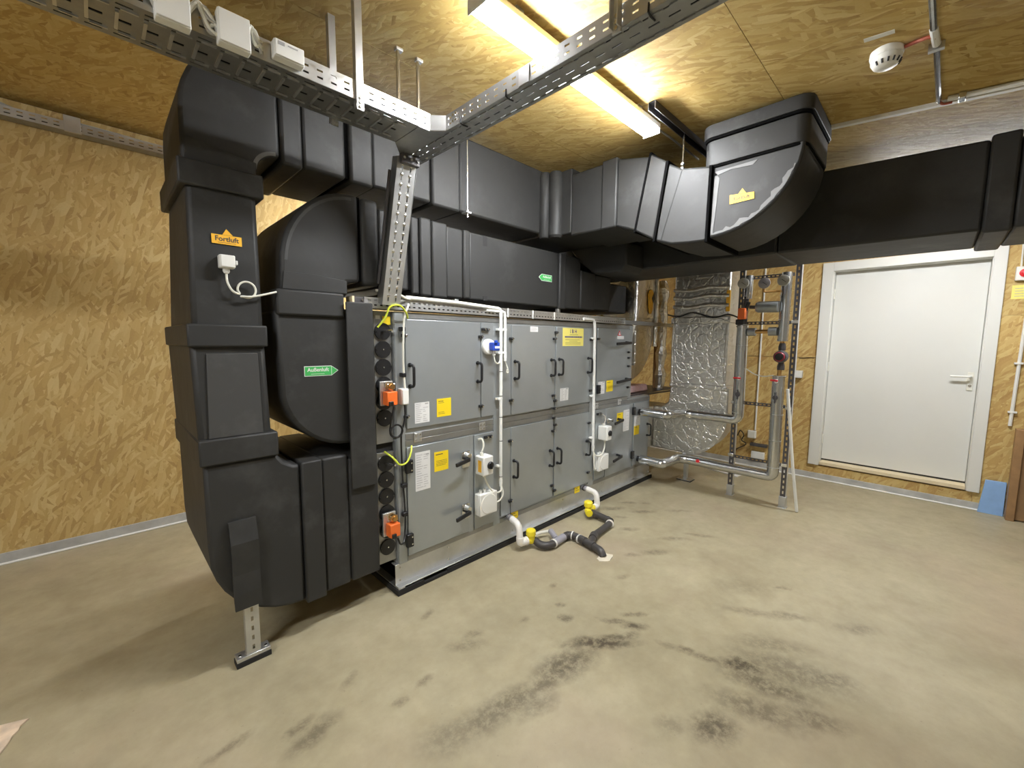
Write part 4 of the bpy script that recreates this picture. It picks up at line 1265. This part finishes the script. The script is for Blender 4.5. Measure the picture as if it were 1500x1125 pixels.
MB().tube([(2.34, 1.235, 2.735), (2.60, 1.232, 2.742), (3.0, 1.23, 2.74)], .006, 8).build('lamp_cable_tmp', 'cable_grey')
lc = bpy.data.objects['lamp_cable_tmp']
lc.name = 'lamp_cable'
tag(lc, 'thin grey cable on the ceiling leaving the right end of the lamp', 'cable')

# ================================================================== lamps
def strip_light(lab, a0, a1, q, along='x'):
    """a lamp from a0 to a1 along one axis, at q on the other"""
    y = q if along == 'x' else (a0 + a1) / 2
    mid = (a0 + a1) / 2
    zc = ceil_z(y)
    t = thing('strip_light', lab, 'lamp', (mid, q, zc - .08) if along == 'x' else (q, mid, zc - .08))
    def put(mb, name, mat, bevel=0):
        if along == 'y':       # turn the lamp and tilt it with the deck
            mb.v = [(q + (p[1] - q), p[0], p[2] + .084 * (p[0] - mid)) for p in mb.v]
            mb.f = [tuple(reversed(f)) for f in mb.f]
        mb.build(name, mat, t, bevel)
    put(MB().box(a0 + .01, a1 - .01, q - .050, q + .050, zc - .0655, zc - .032), 'lamp_housing', 'offwhite', .008)
    for x in (a0 + .2, a1 - .2):
        put(MB().box(x - .02, x + .02, q - .03, q + .03, zc - .0295, zc - .003), 'ceiling_bracket', 'galv')
    poly = arc(q, zc - .072, .048, .016, 180, 360, 10) + [(q + .048, zc - .066), (q - .048, zc - .066)]
    put(MB().prism(poly, 'x', a0 + .016, a1 - .016), 'lamp_diffuser', 'lamp')
    for x in (a0 + .008, a1 - .016):
        put(MB().box(x, x + .0075, q - .050, q + .050, zc - .089, zc - .034), 'end_cap', 'white', .003)
    return t
strip_light('glowing long strip lamp on the ceiling, crossed by the cable tray', 1.02, 2.335, 1.225)
strip_light('second strip lamp of the ceiling, at the left outside the picture', -2.10, -.90, .70)
strip_light('third strip lamp of the ceiling, behind the black ducts above the machine back', 1.45, 2.66, 3.38)
strip_light('short strip lamp of the ceiling, between the large black duct and the door wall', -.42, .46, 4.28, along='y')

# smoke detector, its tape and cables
zc = ceil_z(.22)
s = thing('smoke_detector', 'round white smoke detector on the ceiling with a strip of tape beside it', 'smoke detector', (2.33, .225, zc - .07))
MB().disc_stack((2.33, .225, zc), (0, 0, -1), [(.052, 0), (.054, .020), (.052, .026)], 28).build('detector_base', 'white', s)
hd = MB().disc_stack((2.33, .225, zc - .026), (0, 0, -1), [(.050, 0), (.049, .016), (.040, .032), (.032, .038), (.005, .040)], 28).build('detector_head', 'white', s)
for k in range(7):
    a = pi + k * .42 - .6
    MB().tube([(2.33 + .0475 * math.cos(a), .225 + .0475 * math.sin(a), zc - .046), (2.33 + .040 * math.cos(a), .225 + .040 * math.sin(a), zc - .060)], .0035, 6).build('vent_slot', 'print', hd)
p0, p1 = Vector((2.205, .285, ceil_z(.285) - .001)), Vector((2.205, .195, ceil_z(.195) - .001))
tag(MB().beam(p0, p1, .026, .0015).build('tape_strip', 'offwhite', None, smooth=0), 'short strip of translucent tape on ceiling beside the smoke detector', 'tape')
cable('alarm_cable', 'dull red cable from smoke detector to the ceiling conduit', [(2.325, .178, ceil_z(.178) - .010), (2.315, .14, ceil_z(.14) - .008), (2.30, .105, ceil_z(.1) - .012), (2.30, .082, ceil_z(.08) - .02)], .007, 'red_dark')
t = thing('ceiling_conduit', 'grey conduit pipe along the ceiling past the smoke detector, joined to a red cable', 'conduit', (2.3, .085, 2.63))
MB().tube([(1.7, .100, ceil_z(.1) - .014), (2.26, .090, ceil_z(.09) - .014)], .011, 10).build('conduit_pipe', 'clad', t)
MB().tube([(2.35, .083, ceil_z(.083) - .014), (2.915, .074, ceil_z(.074) - .014)], .011, 10).build('conduit_pipe', 'clad', t)
MB().tube([(2.245, .0905, ceil_z(.09) - .014), (2.365, .083, ceil_z(.083) - .014)], .0125, 10).build('end_sleeve', 'white', t)
bx('pipe_clip', 'galv', t, 2.375, 2.395, .060, .106, ceil_z(.08) - .028, ceil_z(.08) - .002)
t = thing('ceiling_conduit', 'white conduit pipe on the ceiling at the right edge beyond the grey one', 'conduit', (2.93, -.3, 2.6))
MB().tube([(2.905, .045, ceil_z(.045) - .013), (2.915, -.6, ceil_z(-.6) - .013), (2.915, -1.2, ceil_z(-1.2) - .013)], .011, 10).build('conduit_pipe', 'white', t)
bx('pipe_clip', 'steel', t, 2.885, 2.935, -.015, .010, ceil_z(0) - .03, ceil_z(0) - .003, .003)
cable('alarm_cable', 'end of red cable where the grey ceiling conduit meets the white strip', [(2.90, .075, ceil_z(.075) - .014), (2.93, .06, ceil_z(.06) - .022), (2.94, .03, ceil_z(.03) - .02)], .006, 'red_dark')

# ================================================================== duct sensor on duct A
s = thing('duct_sensor', 'white sensor box on the tall black duct below the orange tag', 'sensor', (.413, 2.12, 1.775))
bx('sensor_body', 'white', s, .386, .441, 2.098, 2.139, 1.796, 1.850, .005)
bx('sensor_lid', 'white', s, .388, .440, 2.086, 2.0975, 1.798, 1.848, .004)
bx('sensor_latch', 'white', s, .4415, .450, 2.094, 2.12, 1.812, 1.830, .003)
MB().disc_stack((.411, 2.118, 1.796), (0, 0, -1), [(.013, 0), (.013, .012), (.009, .020)], 12).build('cable_gland', 'white', s)
loop = [(.482 + .034 * math.cos(a), 2.118, 1.714 + .034 * math.sin(a)) for a in [math.radians(q) for q in range(215, -150, -30)]]
cable('sensor_cable', 'white cable looped once from the white duct sensor to the neighbouring duct', [(.411, 2.118, 1.778), (.412, 2.114, 1.740), (.428, 2.112, 1.705)] + loop[:-1] + [(.46, 2.112, 1.684), (.50, 2.112, 1.686), (.55, 2.115, 1.700), (.600, 2.126, 1.716)], .0045, 'cable_white')

# ================================================================== condensate drains
t = thing('condensate_drain', 'near white drain pipe with yellow ball trap leaving the machine foot', 'drain pipe', (2.08, 2.05, .04))
MB().tube([(2.103, 2.143, .197), (2.092, 2.085, .196)], .0225, 12).build('drain_stub', 'drain_grey', t)
for k in range(2):
    MB().cyl((2.100 - .003 * k, 2.128 - .016 * k, .197), (2.099 - .003 * k, 2.122 - .016 * k, .197), .027, 12).build('clamp_ring', 'steel', t)
MB().tube(bend([(2.094, 2.095, .196), (2.070, 2.000, .190), (2.063, 1.985, .090)], .05), .024, 14).build('white_bend', 'drain_white', t)
MB().tube(bend([(2.063, 1.985, .105), (2.063, 1.982, .062), (2.115, 1.972, .066)], .03), .027, 14).build('white_bend', 'drain_white', t)
MB().cyl((2.108, 1.973, .066), (2.122, 1.971, .066), .031, 14).build('union_nut', 'drain_white', t)
MB().disc_stack((2.158, 1.965, .040), (0, 0, 1), [(.022, 0), (.028, .012), (.026, .055), (.036, .062), (.036, .092), (.030, .100)], 16).build('trap_body', 'yellow_plastic', t)
MB().tube([(2.122, 1.971, .066), (2.19, 1.955, .058)], .024, 12).build('trap_outlet', 'yellow_plastic', t)
t = thing('condensate_drain', 'far white drain pipe with yellow ball trap leaving the machine foot', 'drain pipe', (3.03, 2.05, .04))
MB().tube([(3.052, 2.143, .187), (3.040, 2.085, .187)], .0225, 12).build('drain_stub', 'drain_grey', t)
MB().cyl((3.050, 2.132, .187), (3.047, 2.120, .187), .027, 12).build('clamp_ring', 'rubber', t)
MB().tube(bend([(3.043, 2.095, .187), (3.035, 1.990, .180), (3.036, 1.984, .085)], .05), .024, 14).build('white_bend', 'drain_white', t)
MB().tube(bend([(3.036, 1.985, .105), (3.036, 1.984, .068), (2.975, 1.98, .070)], .035), .026, 14).build('white_bend', 'drain_white', t)
MB().disc_stack((2.905, 1.985, .045), (0, 0, 1), [(.022, 0), (.028, .012), (.026, .050), (.037, .056), (.037, .090), (.030, .098)], 16).build('trap_body', 'yellow_plastic', t)
MB().tube([(2.975, 1.98, .070), (2.90, 1.983, .068)], .023, 12).build('trap_inlet', 'yellow_plastic', t)
MB().disc_stack((2.885, 1.985, .066), (-.55, -.83, -.05), [(.022, 0), (.022, .035), (.030, .038), (.030, .060), (.024, .062)], 16).build('cleaning_cap', 'yellow_plastic', t)
t = thing('drain_pipe', 'dark plastic drain pipe lying on the floor in bends joining both yellow traps', 'drain pipe', (2.5, 1.75, 0))
z = .036
MB().tube(bend([(2.185, 1.957, .056), (2.186, 1.90, z), (2.215, 1.852, z), (2.275, 1.845, z)], .035), .027, 12).build('pipe_bend', 'drain_dark', t)
MB().tube([(2.272, 1.845, z), (2.405, 1.858, z)], .0285, 12).build('pipe_socket', 'drain_grey', t)
MB().tube([(2.335, 1.872, z + .005), (2.392, 1.972, .050)], .022, 12).build('branch_socket', 'drain_grey', t)
MB().tube(bend([(2.402, 1.858, z), (2.475, 1.852, z), (2.480, 1.795, z), (2.470, 1.74, z), (2.446, 1.610, z), (2.430, 1.545, z), (2.424, 1.522, .005)], .035), .027, 12).build('pipe_run', 'drain_dark', t)
MB().tube(bend([(2.457, 1.655, z), (2.60, 1.715, z), (2.84, 1.738, z), (2.905, 1.76, z), (2.925, 1.85, z), (2.925, 1.99, .05)], .05), .026, 12).build('pipe_run', 'drain_dark', t)
for a, c, rr_ in (((2.545, 1.693, z), (2.600, 1.716, z), .031), ((2.47, 1.74, z), (2.463, 1.70, z), .031), ((2.452, 1.64, z), (2.447, 1.615, z), .031), ((2.428, 1.855, z), (2.458, 1.853, z), .030), ((2.896, 1.757, z), (2.914, 1.80, z), .031), ((2.925, 1.90, z), (2.925, 1.935, z), .030)):
    MB().cyl(a, c, rr_, 14).build('pipe_collar', 'drain_dark', t)
for a, c in (((2.268, 1.8455, z), (2.280, 1.8465, z)), ((2.474, 1.83, z), (2.476, 1.822, z)), ((2.470, 1.765, z), (2.469, 1.757, z)), ((2.852, 1.7405, z), (2.864, 1.745, z))):
    MB().cyl(a, c, .0325, 14).build('pipe_band', 'drain_white', t)
cable('clear_hose', 'short translucent hose beside the grey drain branch', [(2.19, 1.985, .055), (2.26, 2.01, .05), (2.32, 2.015, .045), (2.39, 1.985, .045)], .012, 'offwhite', 'hose')
mp = []
for i in range(18):
    a = i * 2 * pi / 18
    q = random.uniform(.85, 1.15)
    mp.append((2.418 + .070 * q * math.cos(a), 1.505 + .046 * q * math.sin(a)))
tag(MB().prism(mp, 'z', .0005, .007).build('mortar_patch', 'plaster', None, smooth=0), 'pale mortar patch on the floor around the drain pipe end', 'patch')

# ================================================================== silver foil ducts at the far end
S = thing('foil_duct', 'wide silver foil wrapped duct curving up from the machine end behind the pipes', 'duct', (4.5, 1.8, .33))
poly = [(2.15, .335), (1.80, .335)] + arc(1.80, .815, .415, .48, 270, 180, 12)[1:] + [(1.385, 1.06), (1.965, 1.06), (1.985, .86), (2.06, .80), (2.15, .80)]
MB().prism(poly, 'x', 4.36, 4.66).build('bottom_elbow', 'foil', S, .012)
MB().box(4.35, 4.655, 1.415, 1.965, 1.055, 2.30).build('riser', 'foil', S, .018)
MB().box(4.34, 4.67, 1.40, 1.975, 1.03, 1.075).build('tape_band', 'foil', S, .01)
MB().box(4.335, 4.67, 1.40, 1.985, 1.69, 1.76).build('tape_band', 'foil', S, .012)
for z in (1.86, 1.95, 2.03):
    MB().tube([(4.346, 1.42, z), (4.335, 1.6, z + .012), (4.338, 1.8, z - .01), (4.345, 1.965, z + .008)], .020, 8).build('foil_fold', 'foil', S)
for y in (1.425, 1.955):
    MB().tube([(4.353, y, 1.06), (4.350, y + .004, 1.5), (4.353, y, 1.68)], .012, 8).build('foil_fold', 'foil', S)
MB().box(4.255, 4.66, 2.152, 2.80, .34, .80).build('machine_connector', 'foil', S, .012)
MB().prism(arc(1.80, .815, .435, .50, 270, 180, 12) + arc(1.80, .815, .395, .46, 180, 270, 12), 'x', 4.34, 4.37).build('edge_tape', 'foil', S, .004)
cable('cable', 'dark cable sagging across the front of the big silver duct', [(4.34, 2.02, 1.79), (4.325, 1.9, 1.765), (4.32, 1.75, 1.80), (4.32, 1.55, 1.745), (4.33, 1.42, 1.77), (4.36, 1.34, 1.74)], .007, 'black')
bx_ = bx('label', 'amber', S, 4.335, 4.345, 1.410, 1.445, 1.80, 2.00)
bx_.name = 'side_sticker'
S2 = thing('foil_duct', 'narrower silver foil duct rising behind the machine end with an orange teardrop tag', 'duct', (4.4, 2.5, 1.1))
poly = [(3.845, 1.56), (3.845, 1.05)] + arc(3.99, 1.62, .60, .55, 270, 360, 10) + [(4.60, 2.05), (4.12, 2.05), (4.12, 1.62)]
MB().prism(poly, 'y', 2.30, 2.78).build('bend', 'foil', S2, .016)
MB().box(4.115, 4.605, 2.295, 2.78, 1.75, 2.50).build('riser', 'foil', S2, .018)
MB().tube([(4.13, 2.29, 1.25), (4.12, 2.286, 1.7), (4.13, 2.29, 2.2)], .025, 8).build('foil_fold', 'foil', S2)
MB().tube([(4.60, 2.288, 1.45), (4.605, 2.284, 1.8), (4.60, 2.288, 2.25)], .025, 8).build('foil_fold', 'foil', S2)
td = [(4.455 + .062 * math.sin(a) * (1 if math.cos(a) > 0 else .8), 1.985 + (.10 if math.cos(a) > 0 else .17) * math.cos(a)) for a in [i * 2 * pi / 20 for i in range(20)]]
tg = MB().prism(td, 'y', 2.272, 2.290).build('teardrop_tag', 'amber', S2, .004)
MB().prism([(4.46, 1.99), (4.51, 2.06), (4.52, 1.98), (4.49, 1.94)], 'y', 2.268, 2.2715).build('tag_mark', 'black', tg, smooth=0)
t = thing('foil_post', 'foil wrapped upright standing between the two silver ducts', 'post', (4.85, 2.3, .941))
mb = MB()
pts = [(4.84 + .012 * math.sin(i * 2.1), 2.32 + .010 * math.cos(i * 1.7), .941 + i * .085) for i in range(16)]
mb.tube(pts, [.045 + .012 * ((i * 7) % 3) for i in range(16)], 9)
mb.build('wrapped_post', 'foil', t)
tag(MB().box(4.87, 5.10, 2.40, 2.43, .9405, 2.10).build('gap_shade', 'wood_panel', None, .002), 'added dark brown sheet standing for the shade between the two silver ducts', 'board')  # dark sheet added so the gap between the foil ducts reads as shade
# pink slab on its dark shelf, straw-coloured wool on the machine
tag(MB().prism([(2.30, .942), (2.75, .942), (2.75, 1.0), (2.32, 1.02)], 'x', 3.90, 4.52).build('insulation_slab', 'pink', None, .015), 'pink mineral wool slab on the dark shelf at the machine end', 'insulation')
t = thing('shelf_angle', 'dark steel shelf with rod under the pink slab', 'shelf', (4.4, 2.25, .90))
bx('shelf_plate', 'steel_dark', t, 3.845, 5.12, 2.22, 2.80, .9325, .9405)
MB().tube([(4.15, 2.215, .925), (5.02, 2.215, .915)], .010, 8).build('front_rod', 'steel_dark', t)
t = thing('wool_tuft', 'loose straw coloured insulation lying on the machine top', 'insulation', (3.3, 2.3, 1.665))
rr = random.Random(3)
mb = MB()
for i in range(46):
    x, y = rr.uniform(3.0, 3.75), rr.uniform(2.32, 2.7)
    a = rr.uniform(-.6, .6)
    l = rr.uniform(.06, .16)
    h = rr.uniform(.0, .07)
    mb.tube([(x - l * math.cos(a), y - l * math.sin(a), 1.668 + h * .2), (x, y, 1.69 + h), (x + l * math.cos(a), y + l * math.sin(a), 1.668 + h * .4)], .009, 5)
mb.build('wool_strands', 'straw', t, kind='stuff')
bx('wool_bed', 'straw', t, 3.0, 3.78, 2.34, 2.72, 1.664, 1.70, .015)

# ================================================================== heating pipes at the far end
def pipe(t, pts, r, mat='clad', name='pipe_run', bend_r=.06):
    return MB().tube(bend(pts, bend_r), r, 18).build(name, mat, t)
H1 = thing('heating_pipe', 'silver clad heating pipe leaving the machine high and turning up the nearer riser', 'pipe', (4.3, 1.6, .70))
pipe(H1, [(4.012, 2.10, .775), (4.012, 1.835, .775), (4.235, 1.76, .772), (4.262, 1.70, .772), (4.285, 1.30, .772)], .044, bend_r=.03)
pipe(H1, [(4.285, 1.40, .772), (4.285, 1.262, .772), (4.285, 1.262, .90)], .046, name='elbow', bend_r=.05)
pipe(H1, [(4.285, 1.262, .87), (4.285, 1.270, 1.66)], .047)
pipe(H1, [(4.285, 1.245, 1.90), (4.285, 1.240, 2.11)], .036)
for z in (1.475, 1.665, .92, .84):
    MB().cyl((4.285, 1.268, z), (4.285, 1.268, z + .004), .0485, 18).build('cladding_joint', 'galv', H1)
MB().cyl((4.285, 1.26, 1.66), (4.285, 1.255, 1.90), .024, 12).build('bare_pipe', 'steel_dark', H1)
v = MB().box(4.215, 4.29, 1.236, 1.30, 1.715, 1.815).build('mixing_valve', 'orange', H1, .008)
MB().box(4.23, 4.30, 1.252, 1.32, 1.665, 1.715).build('valve_base', 'black', H1, .008)
MB().tube([(4.26, 1.25, 1.80), (4.25, 1.225, 1.87)], .020, 10).build('valve_neck', 'black', H1)
MB().cyl((4.285, 1.32, 1.645), (4.285, 1.30, 1.66), .012, 8).build('gland', 'steel', H1)
for x, y, z, nm in ((4.232, 1.275, 1.172, 'red'), (4.232, 1.262, 1.02, 'black')):
    if nm == 'red':
        MB().beam((x, y + .035, z), (x, y - .03, z), .012, .014).build('drain_lever', 'red', H1, .003)
        MB().cyl((x, y - .012, z), (4.26, y - .012, z - .012), .014, 10).build('drain_valve', 'white', H1)
    else:
        MB().disc_stack((x + .005, y, z), (-1, 0, 0), [(.012, -.02), (.022, 0), (.022, .012), (.012, .014)], 10).beam((x - .006, y, z - .045), (x - .006, y, z + .045), .014, .010).build('valve_knob', 'steel_dark', H1)
MB().cyl((4.012, 2.132, .775), (4.012, 2.098, .775), .030, 14).build('flange', 'black', H1)

H2 = thing('heating_pipe', 'silver clad heating pipe leaving the machine low and turning up the outer riser', 'pipe', (4.3, 1.4, .22))
pipe(H2, [(4.010, 2.10, .268), (4.010, 1.860, .268), (4.265, 1.815, .285), (4.300, 1.74, .285), (4.310, 1.05, .285)], .046, bend_r=.03)
pipe(H2, [(4.308, 1.10, .285), (4.308, .952, .285), (4.308, .952, .42)], .048, name='elbow', bend_r=.055)
pipe(H2, [(4.308, .952, .37), (4.300, .958, 1.212)], .049)
pipe(H2, [(4.30, .948, 1.515), (4.30, .947, 2.11)], .041)
for z in (.62, .86, 1.205, 1.52, 1.70, 1.91, .375):
    MB().cyl((4.303, .951, z), (4.303, .951, z + .005), .0505 if z < 1.3 else .0425, 18).build('cladding_joint', 'galv', H2)
MB().cyl((4.30, .955, 1.21), (4.30, .950, 1.52), .018, 12).build('bare_pipe', 'brass', H2)
MB().beam((4.228, 1.005, 1.173), (4.228, .945, 1.168), .012, .016).build('drain_lever', 'red', H2, .003)
MB().cyl((4.228, .962, 1.168), (4.27, .962, 1.150), .014, 10).build('drain_valve', 'white', H2)
MB().disc_stack((4.245, .958, 1.018), (-1, 0, 0), [(.012, -.02), (.022, 0), (.022, .012), (.012, .014)], 10).beam((4.228, .958, .97), (4.228, .958, 1.066), .014, .010).build('valve_knob', 'steel_dark', H2)
MB().cyl((4.010, 2.132, .268), (4.010, 2.098, .268), .030, 14).build('flange', 'black', H2)
MB().disc_stack((4.255, 1.60, .305), (-1, 0, .2), [(.018, 0), (.018, .012), (.006, .014)], 10).build('vent_cap', 'red', H2)
# branch pipes between the risers
br_ = thing('pipe_branch', 'upper grey insulated cross pipe between the two risers', 'pipe', (4.3, 1.08, 1.77))
MB().tube([(4.285, .992, 1.818), (4.285, 1.150, 1.822), (4.285, 1.168, 1.822)], [.050, .050, .040], 16).build('insulated_pipe', 'frame', br_)
MB().cyl((4.285, 1.168, 1.822), (4.285, 1.222, 1.826), .016, 10).build('bare_pipe', 'steel_dark', br_)
br_ = thing('pipe_branch', 'lower insulated cross pipe with bare brass middle between the two risers', 'pipe', (4.3, 1.1, 1.57))
MB().tube([(4.285, 1.222, 1.600), (4.285, 1.160, 1.600)], .036, 16).build('insulated_pipe', 'frame', br_)
MB().tube([(4.285, 1.055, 1.602), (4.285, .990, 1.602)], .038, 16).build('insulated_pipe', 'frame', br_)
MB().cyl((4.285, 1.160, 1.601), (4.285, 1.055, 1.602), .018, 12).build('bare_pipe', 'brass', br_)
# pump
p = thing('circulation_pump', 'dark red circulation pump on the outer riser', 'pump', (4.27, .95, 1.25))
MB().disc_stack((4.30, .944, 1.380), (-1, 0, 0), [(.052, 0), (.056, .03), (.050, .075), (.046, .078)], 22).build('pump_body', 'steel_dark', p)
MB().disc_stack((4.222, .944, 1.380), (-1, 0, 0), [(.042, 0), (.042, .010), (.036, .016)], 22).build('pump_ring', 'pump_red', p)
MB().disc_stack((4.2058, .944, 1.380), (-1, 0, 0), [(.031, 0), (.031, .006), (.012, .008)], 20).build('pump_dial', 'black', p)
for z0, z1 in ((1.435, 1.500), (1.262, 1.330)):
    MB().disc_stack((4.30, .946, z0), (0, 0, 1), [(.028, 0), (.030, .01), (.030, (z1 - z0) * .5), (.022, z1 - z0)], 8).build('union_nut', 'steel_dark', p)
cable('pump_cable', 'thin white cable sagging from the pump to the nearer riser', [(4.24, .985, 1.215), (4.25, 1.06, 1.20), (4.26, 1.14, 1.215), (4.262, 1.215, 1.262)], .005, 'cable_white')
# dial gauges
for lab, y, z, stem in (('left round grey dial thermometer on the nearer riser', 1.264, 2.036, -1), ('middle round dark dial gauge on a bent pipe between the risers', 1.095, 2.022, 0), ('right round grey dial thermometer on the outer riser', .950, 2.032, 1)):
    t = thing('dial_gauge', lab, 'gauge', (4.20, y, z - .045))
    MB().disc_stack((4.215, y, z), (-1, 0, 0), [(.045, 0), (.047, .004), (.047, .016), (.043, .018), (.042, .0165)], 24).build('gauge_face', 'drain_grey' if stem == 0 else 'cable_grey', t)
    MB().beam((4.1975, y + .012, z + .010), (4.1975, y - .022, z - .018), .003, .002, (1, 0, 0)).build('gauge_needle', 'black', t)
    if stem == 0:
        MB().tube(bend([(4.222, 1.098, z - .044), (4.225, 1.098, 1.948), (4.285, .990, 1.952)], .015), .009, 8).build('gauge_pipe', 'brass', t)
    else:
        MB().tube([(4.215, y, z - .045), (4.235, y, z - .115)], .010, 8).build('gauge_stem', 'steel_dark', t)
# support frame of the risers
F = thing('pipe_support_frame', 'slotted steel strut frame on two shiny feet carrying the silver risers', 'frame', (4.4, 1.1, 0))
for y, zt in ((1.322, 2.42), (.874, 2.42)):
    MB().plate((4.362, y - .021, .06), (0, 0, 1), (0, 1, 0), zt - .06, .042, [(.021, .012)], .05, .026).build('post', 'steel_dark', F, solid=.003, smooth=0)
    bx('post_side', 'galv', F, 4.3635, 4.404, y - .0225, y - .0195, .06, zt)
    bx('post_side', 'galv', F, 4.3635, 4.404, y + .0195, y + .0225, .06, zt)
    bx('post_foot', 'galv', F, 4.352, 4.415, y - .028, y + .028, .004, .105, .004)
    bx('foot_plate', 'galv', F, 4.34, 4.43, y - .034, y + .034, 0, .0038)
for z, y0, y1 in ((2.096, .90, 1.30), (1.681, .90, 1.30), (.931, .90, 1.30), (.400, .90, 1.33)):
    MB().plate((4.352, y0, z - .015), (0, 1, 0), (0, 0, 1), y1 - y0, .030, [(.015, .010)], .034, .018).build('crossbar', 'steel_dark', F, solid=.003, smooth=0)
for y, z in ((.878, 1.685), (.878, .92), (.878, .40), (1.325, .41), (1.325, .93)):
    bx('pipe_clamp', 'steel', F, 4.335, 4.36, y - .024, y + .024, z - .014, z + .014, .003)
# leaning stick and foot duct support
o = MB().tube([(4.334, .752, .008), (4.29, .80, .42), (4.252, .872, 1.10)], .0125, 10).build('plastic_tube', 'white')
tag(o, 'thin white plastic tube leaning against the outer riser', 'tube')
t = thing('duct_support_foot', 'slim pale support post under the silver duct curve', 'support', (4.52, 1.80, 0))
bx('post', 'galv', t, 4.48, 4.53, 1.80, 1.835, .016, .345, .002)
bx('foot_plate', 'galv', t, 4.45, 4.56, 1.745, 1.89, .008, .0155)
bx('rubber_pad', 'rubber', t, 4.445, 4.565, 1.74, 1.895, 0, .0075)
tag(MB().prism([(5.0, 1.45), (5.35, 1.40), (5.4, 1.75), (5.1, 1.85)], 'z', .001, .012).build('paper_scrap', 'paper', None, smooth=0), 'crumpled white sheet on the floor under the silver duct', 'paper')

# things on the door wall between duct and door
xw = XW - .001
t = thing('wall_conduit', 'thin white conduit on the strand board wall ending at a white socket', 'conduit', (xw - .01, 1.444, .45))
MB().tube([(xw - .010, 1.444, .455), (xw - .010, 1.444, 2.5)], .0095, 8).build('conduit_pipe', 'white', t)
t = thing('wall_socket', 'white square wall socket at the foot of the thin conduit', 'socket', (xw - .02, 1.472, .355))
bx('socket_box', 'white', t, xw - .045, xw, 1.428, 1.516, .357, .448, .004)
bx('socket_face', 'offwhite', t, xw - .049, xw - .0455, 1.436, 1.508, .365, .440, .004)
t = thing('wall_socket', 'white socket box low on the wall behind the pipes', 'socket', (xw - .02, 1.395, .115))
bx('socket_box', 'white', t, xw - .040, xw, 1.326, 1.465, .118, .200, .004)
tag(bx('dark_bracket', 'steel_dark', None, xw - .06, xw, 1.30, 1.48, .268, .300, .003), 'dark flat bracket on the wall above the low socket', 'bracket')
cable('cable', 'dark loose cable coiled on the wall beside the low socket', [(xw - .02, 1.63, .36), (xw - .03, 1.60, .43), (xw - .03, 1.56, .38), (xw - .02, 1.58, .31), (xw - .02, 1.53, .27), (xw - .02, 1.62, .20), (xw - .03, 1.70, .13)], .006, 'black')
t = thing('wall_conduit', 'grey white conduit beside the outer post ending at a grey wall box', 'conduit', (xw - .01, 1.085, 1.2))
MB().tube([(xw - .011, 1.088, 1.20), (xw - .011, 1.094, 2.55)], .0125, 8).build('conduit_pipe', 'white', t)
t = thing('wall_box', 'small grey surface box on the wall left of the door', 'electrical box', (xw - .03, 1.04, 1.115))
bx('box_body', 'cable_grey', t, xw - .055, xw, 1.008, 1.078, 1.118, 1.196, .005)
bx('box_lid', 'white', t, xw - .060, xw - .0555, 1.006, 1.080, 1.116, 1.198, .003)
cable('cable', 'thin dark cable on the wall joint left of the door', [(xw - .004, 1.06, 1.338), (xw - .004, 1.02, 1.332), (xw - .004, .97, 1.340), (xw - .004, .92, 1.341)], .003, 'black')
# right of the door
t = thing('alarm_call_point', 'white call point box with red button on the wall right of the door', 'alarm', (xw - .03, -.482, 2.035))
bx('box_body', 'white', t, xw - .050, xw, -.530, -.435, 2.035, 2.150, .005)
MB().disc_stack((xw - .050, -.487, 2.095), (-1, 0, 0), [(.034, 0), (.034, .006), (.024, .010), (.024, .020), (.018, .024)], 20).build('red_button', 'red', t)
MB().tube([(xw - .025, -.462, 2.15), (xw - .02, -.460, 2.30), (xw - .012, -.455, 2.44)], .006, 8).build('cable', 'white', t)
o = bx('wall_sign', 'yellow_pale', None, xw - .002, xw, -.530, -.428, 1.885, 2.000)
tag(o, 'yellow paper notice on the wall under the red call point', 'sign')
for k in range(4):
    MB().box(xw - .0030, xw - .0024, -.515, -.445, 1.905 + k * .022, 1.909 + k * .022).build('print', 'print_pale', o, smooth=0)
t = thing('wall_conduit', 'white conduit on the wall right of the door above the brown panel', 'conduit', (xw - .01, -.50, .80))
MB().tube([(xw - .013, -.512, .80), (xw - .013, -.528, 2.0)], .012, 8).build('conduit_pipe', 'white', t)
for z in (.92, 1.34):
    bx('pipe_clip', 'white', t, xw - .03, xw, -.542, -.490, z - .008, z + .008, .002)
MB_ = MB().hexa([(5.535, -.535, 0), (5.568, -.535, 0), (5.568, -.385, 0), (5.535, -.385, 0), (5.545, -.535, .300), (5.568, -.535, .300), (5.568, -.412, .300), (5.545, -.412, .300)])
tag(MB_.build('insulation_board', 'blue_board', None, .002), 'pale blue foam board offcut leaning at the wall right of the door', 'board')
t = thing('wooden_panel', 'brown wooden panel with lighter edge post at the right picture edge', 'panel', (5.5, -.8, 0))
bx('edge_post', 'wood_edge', t, 5.44, 5.53, -.590, -.540, 0, .790, .003)
bx('panel_board', 'wood_panel', t, 5.47, 5.52, -1.40, -.592, .01, .790, .002)

# torn card on the floor, bottom left
cp = [(-.62, 2.50), (-.40, 2.455), (-.325, 2.425), (-.285, 2.408), (-.305, 2.385), (-.308, 2.36), (-.322, 2.34), (-.328, 2.31), (-.340, 2.28), (-.352, 2.245), (-.50, 2.20), (-.64, 2.25)]
tag(MB().prism(cp, 'z', .001, .007).build('torn_card', 'card', None, smooth=0), 'torn piece of pale brown card on the floor at the left picture edge', 'card')
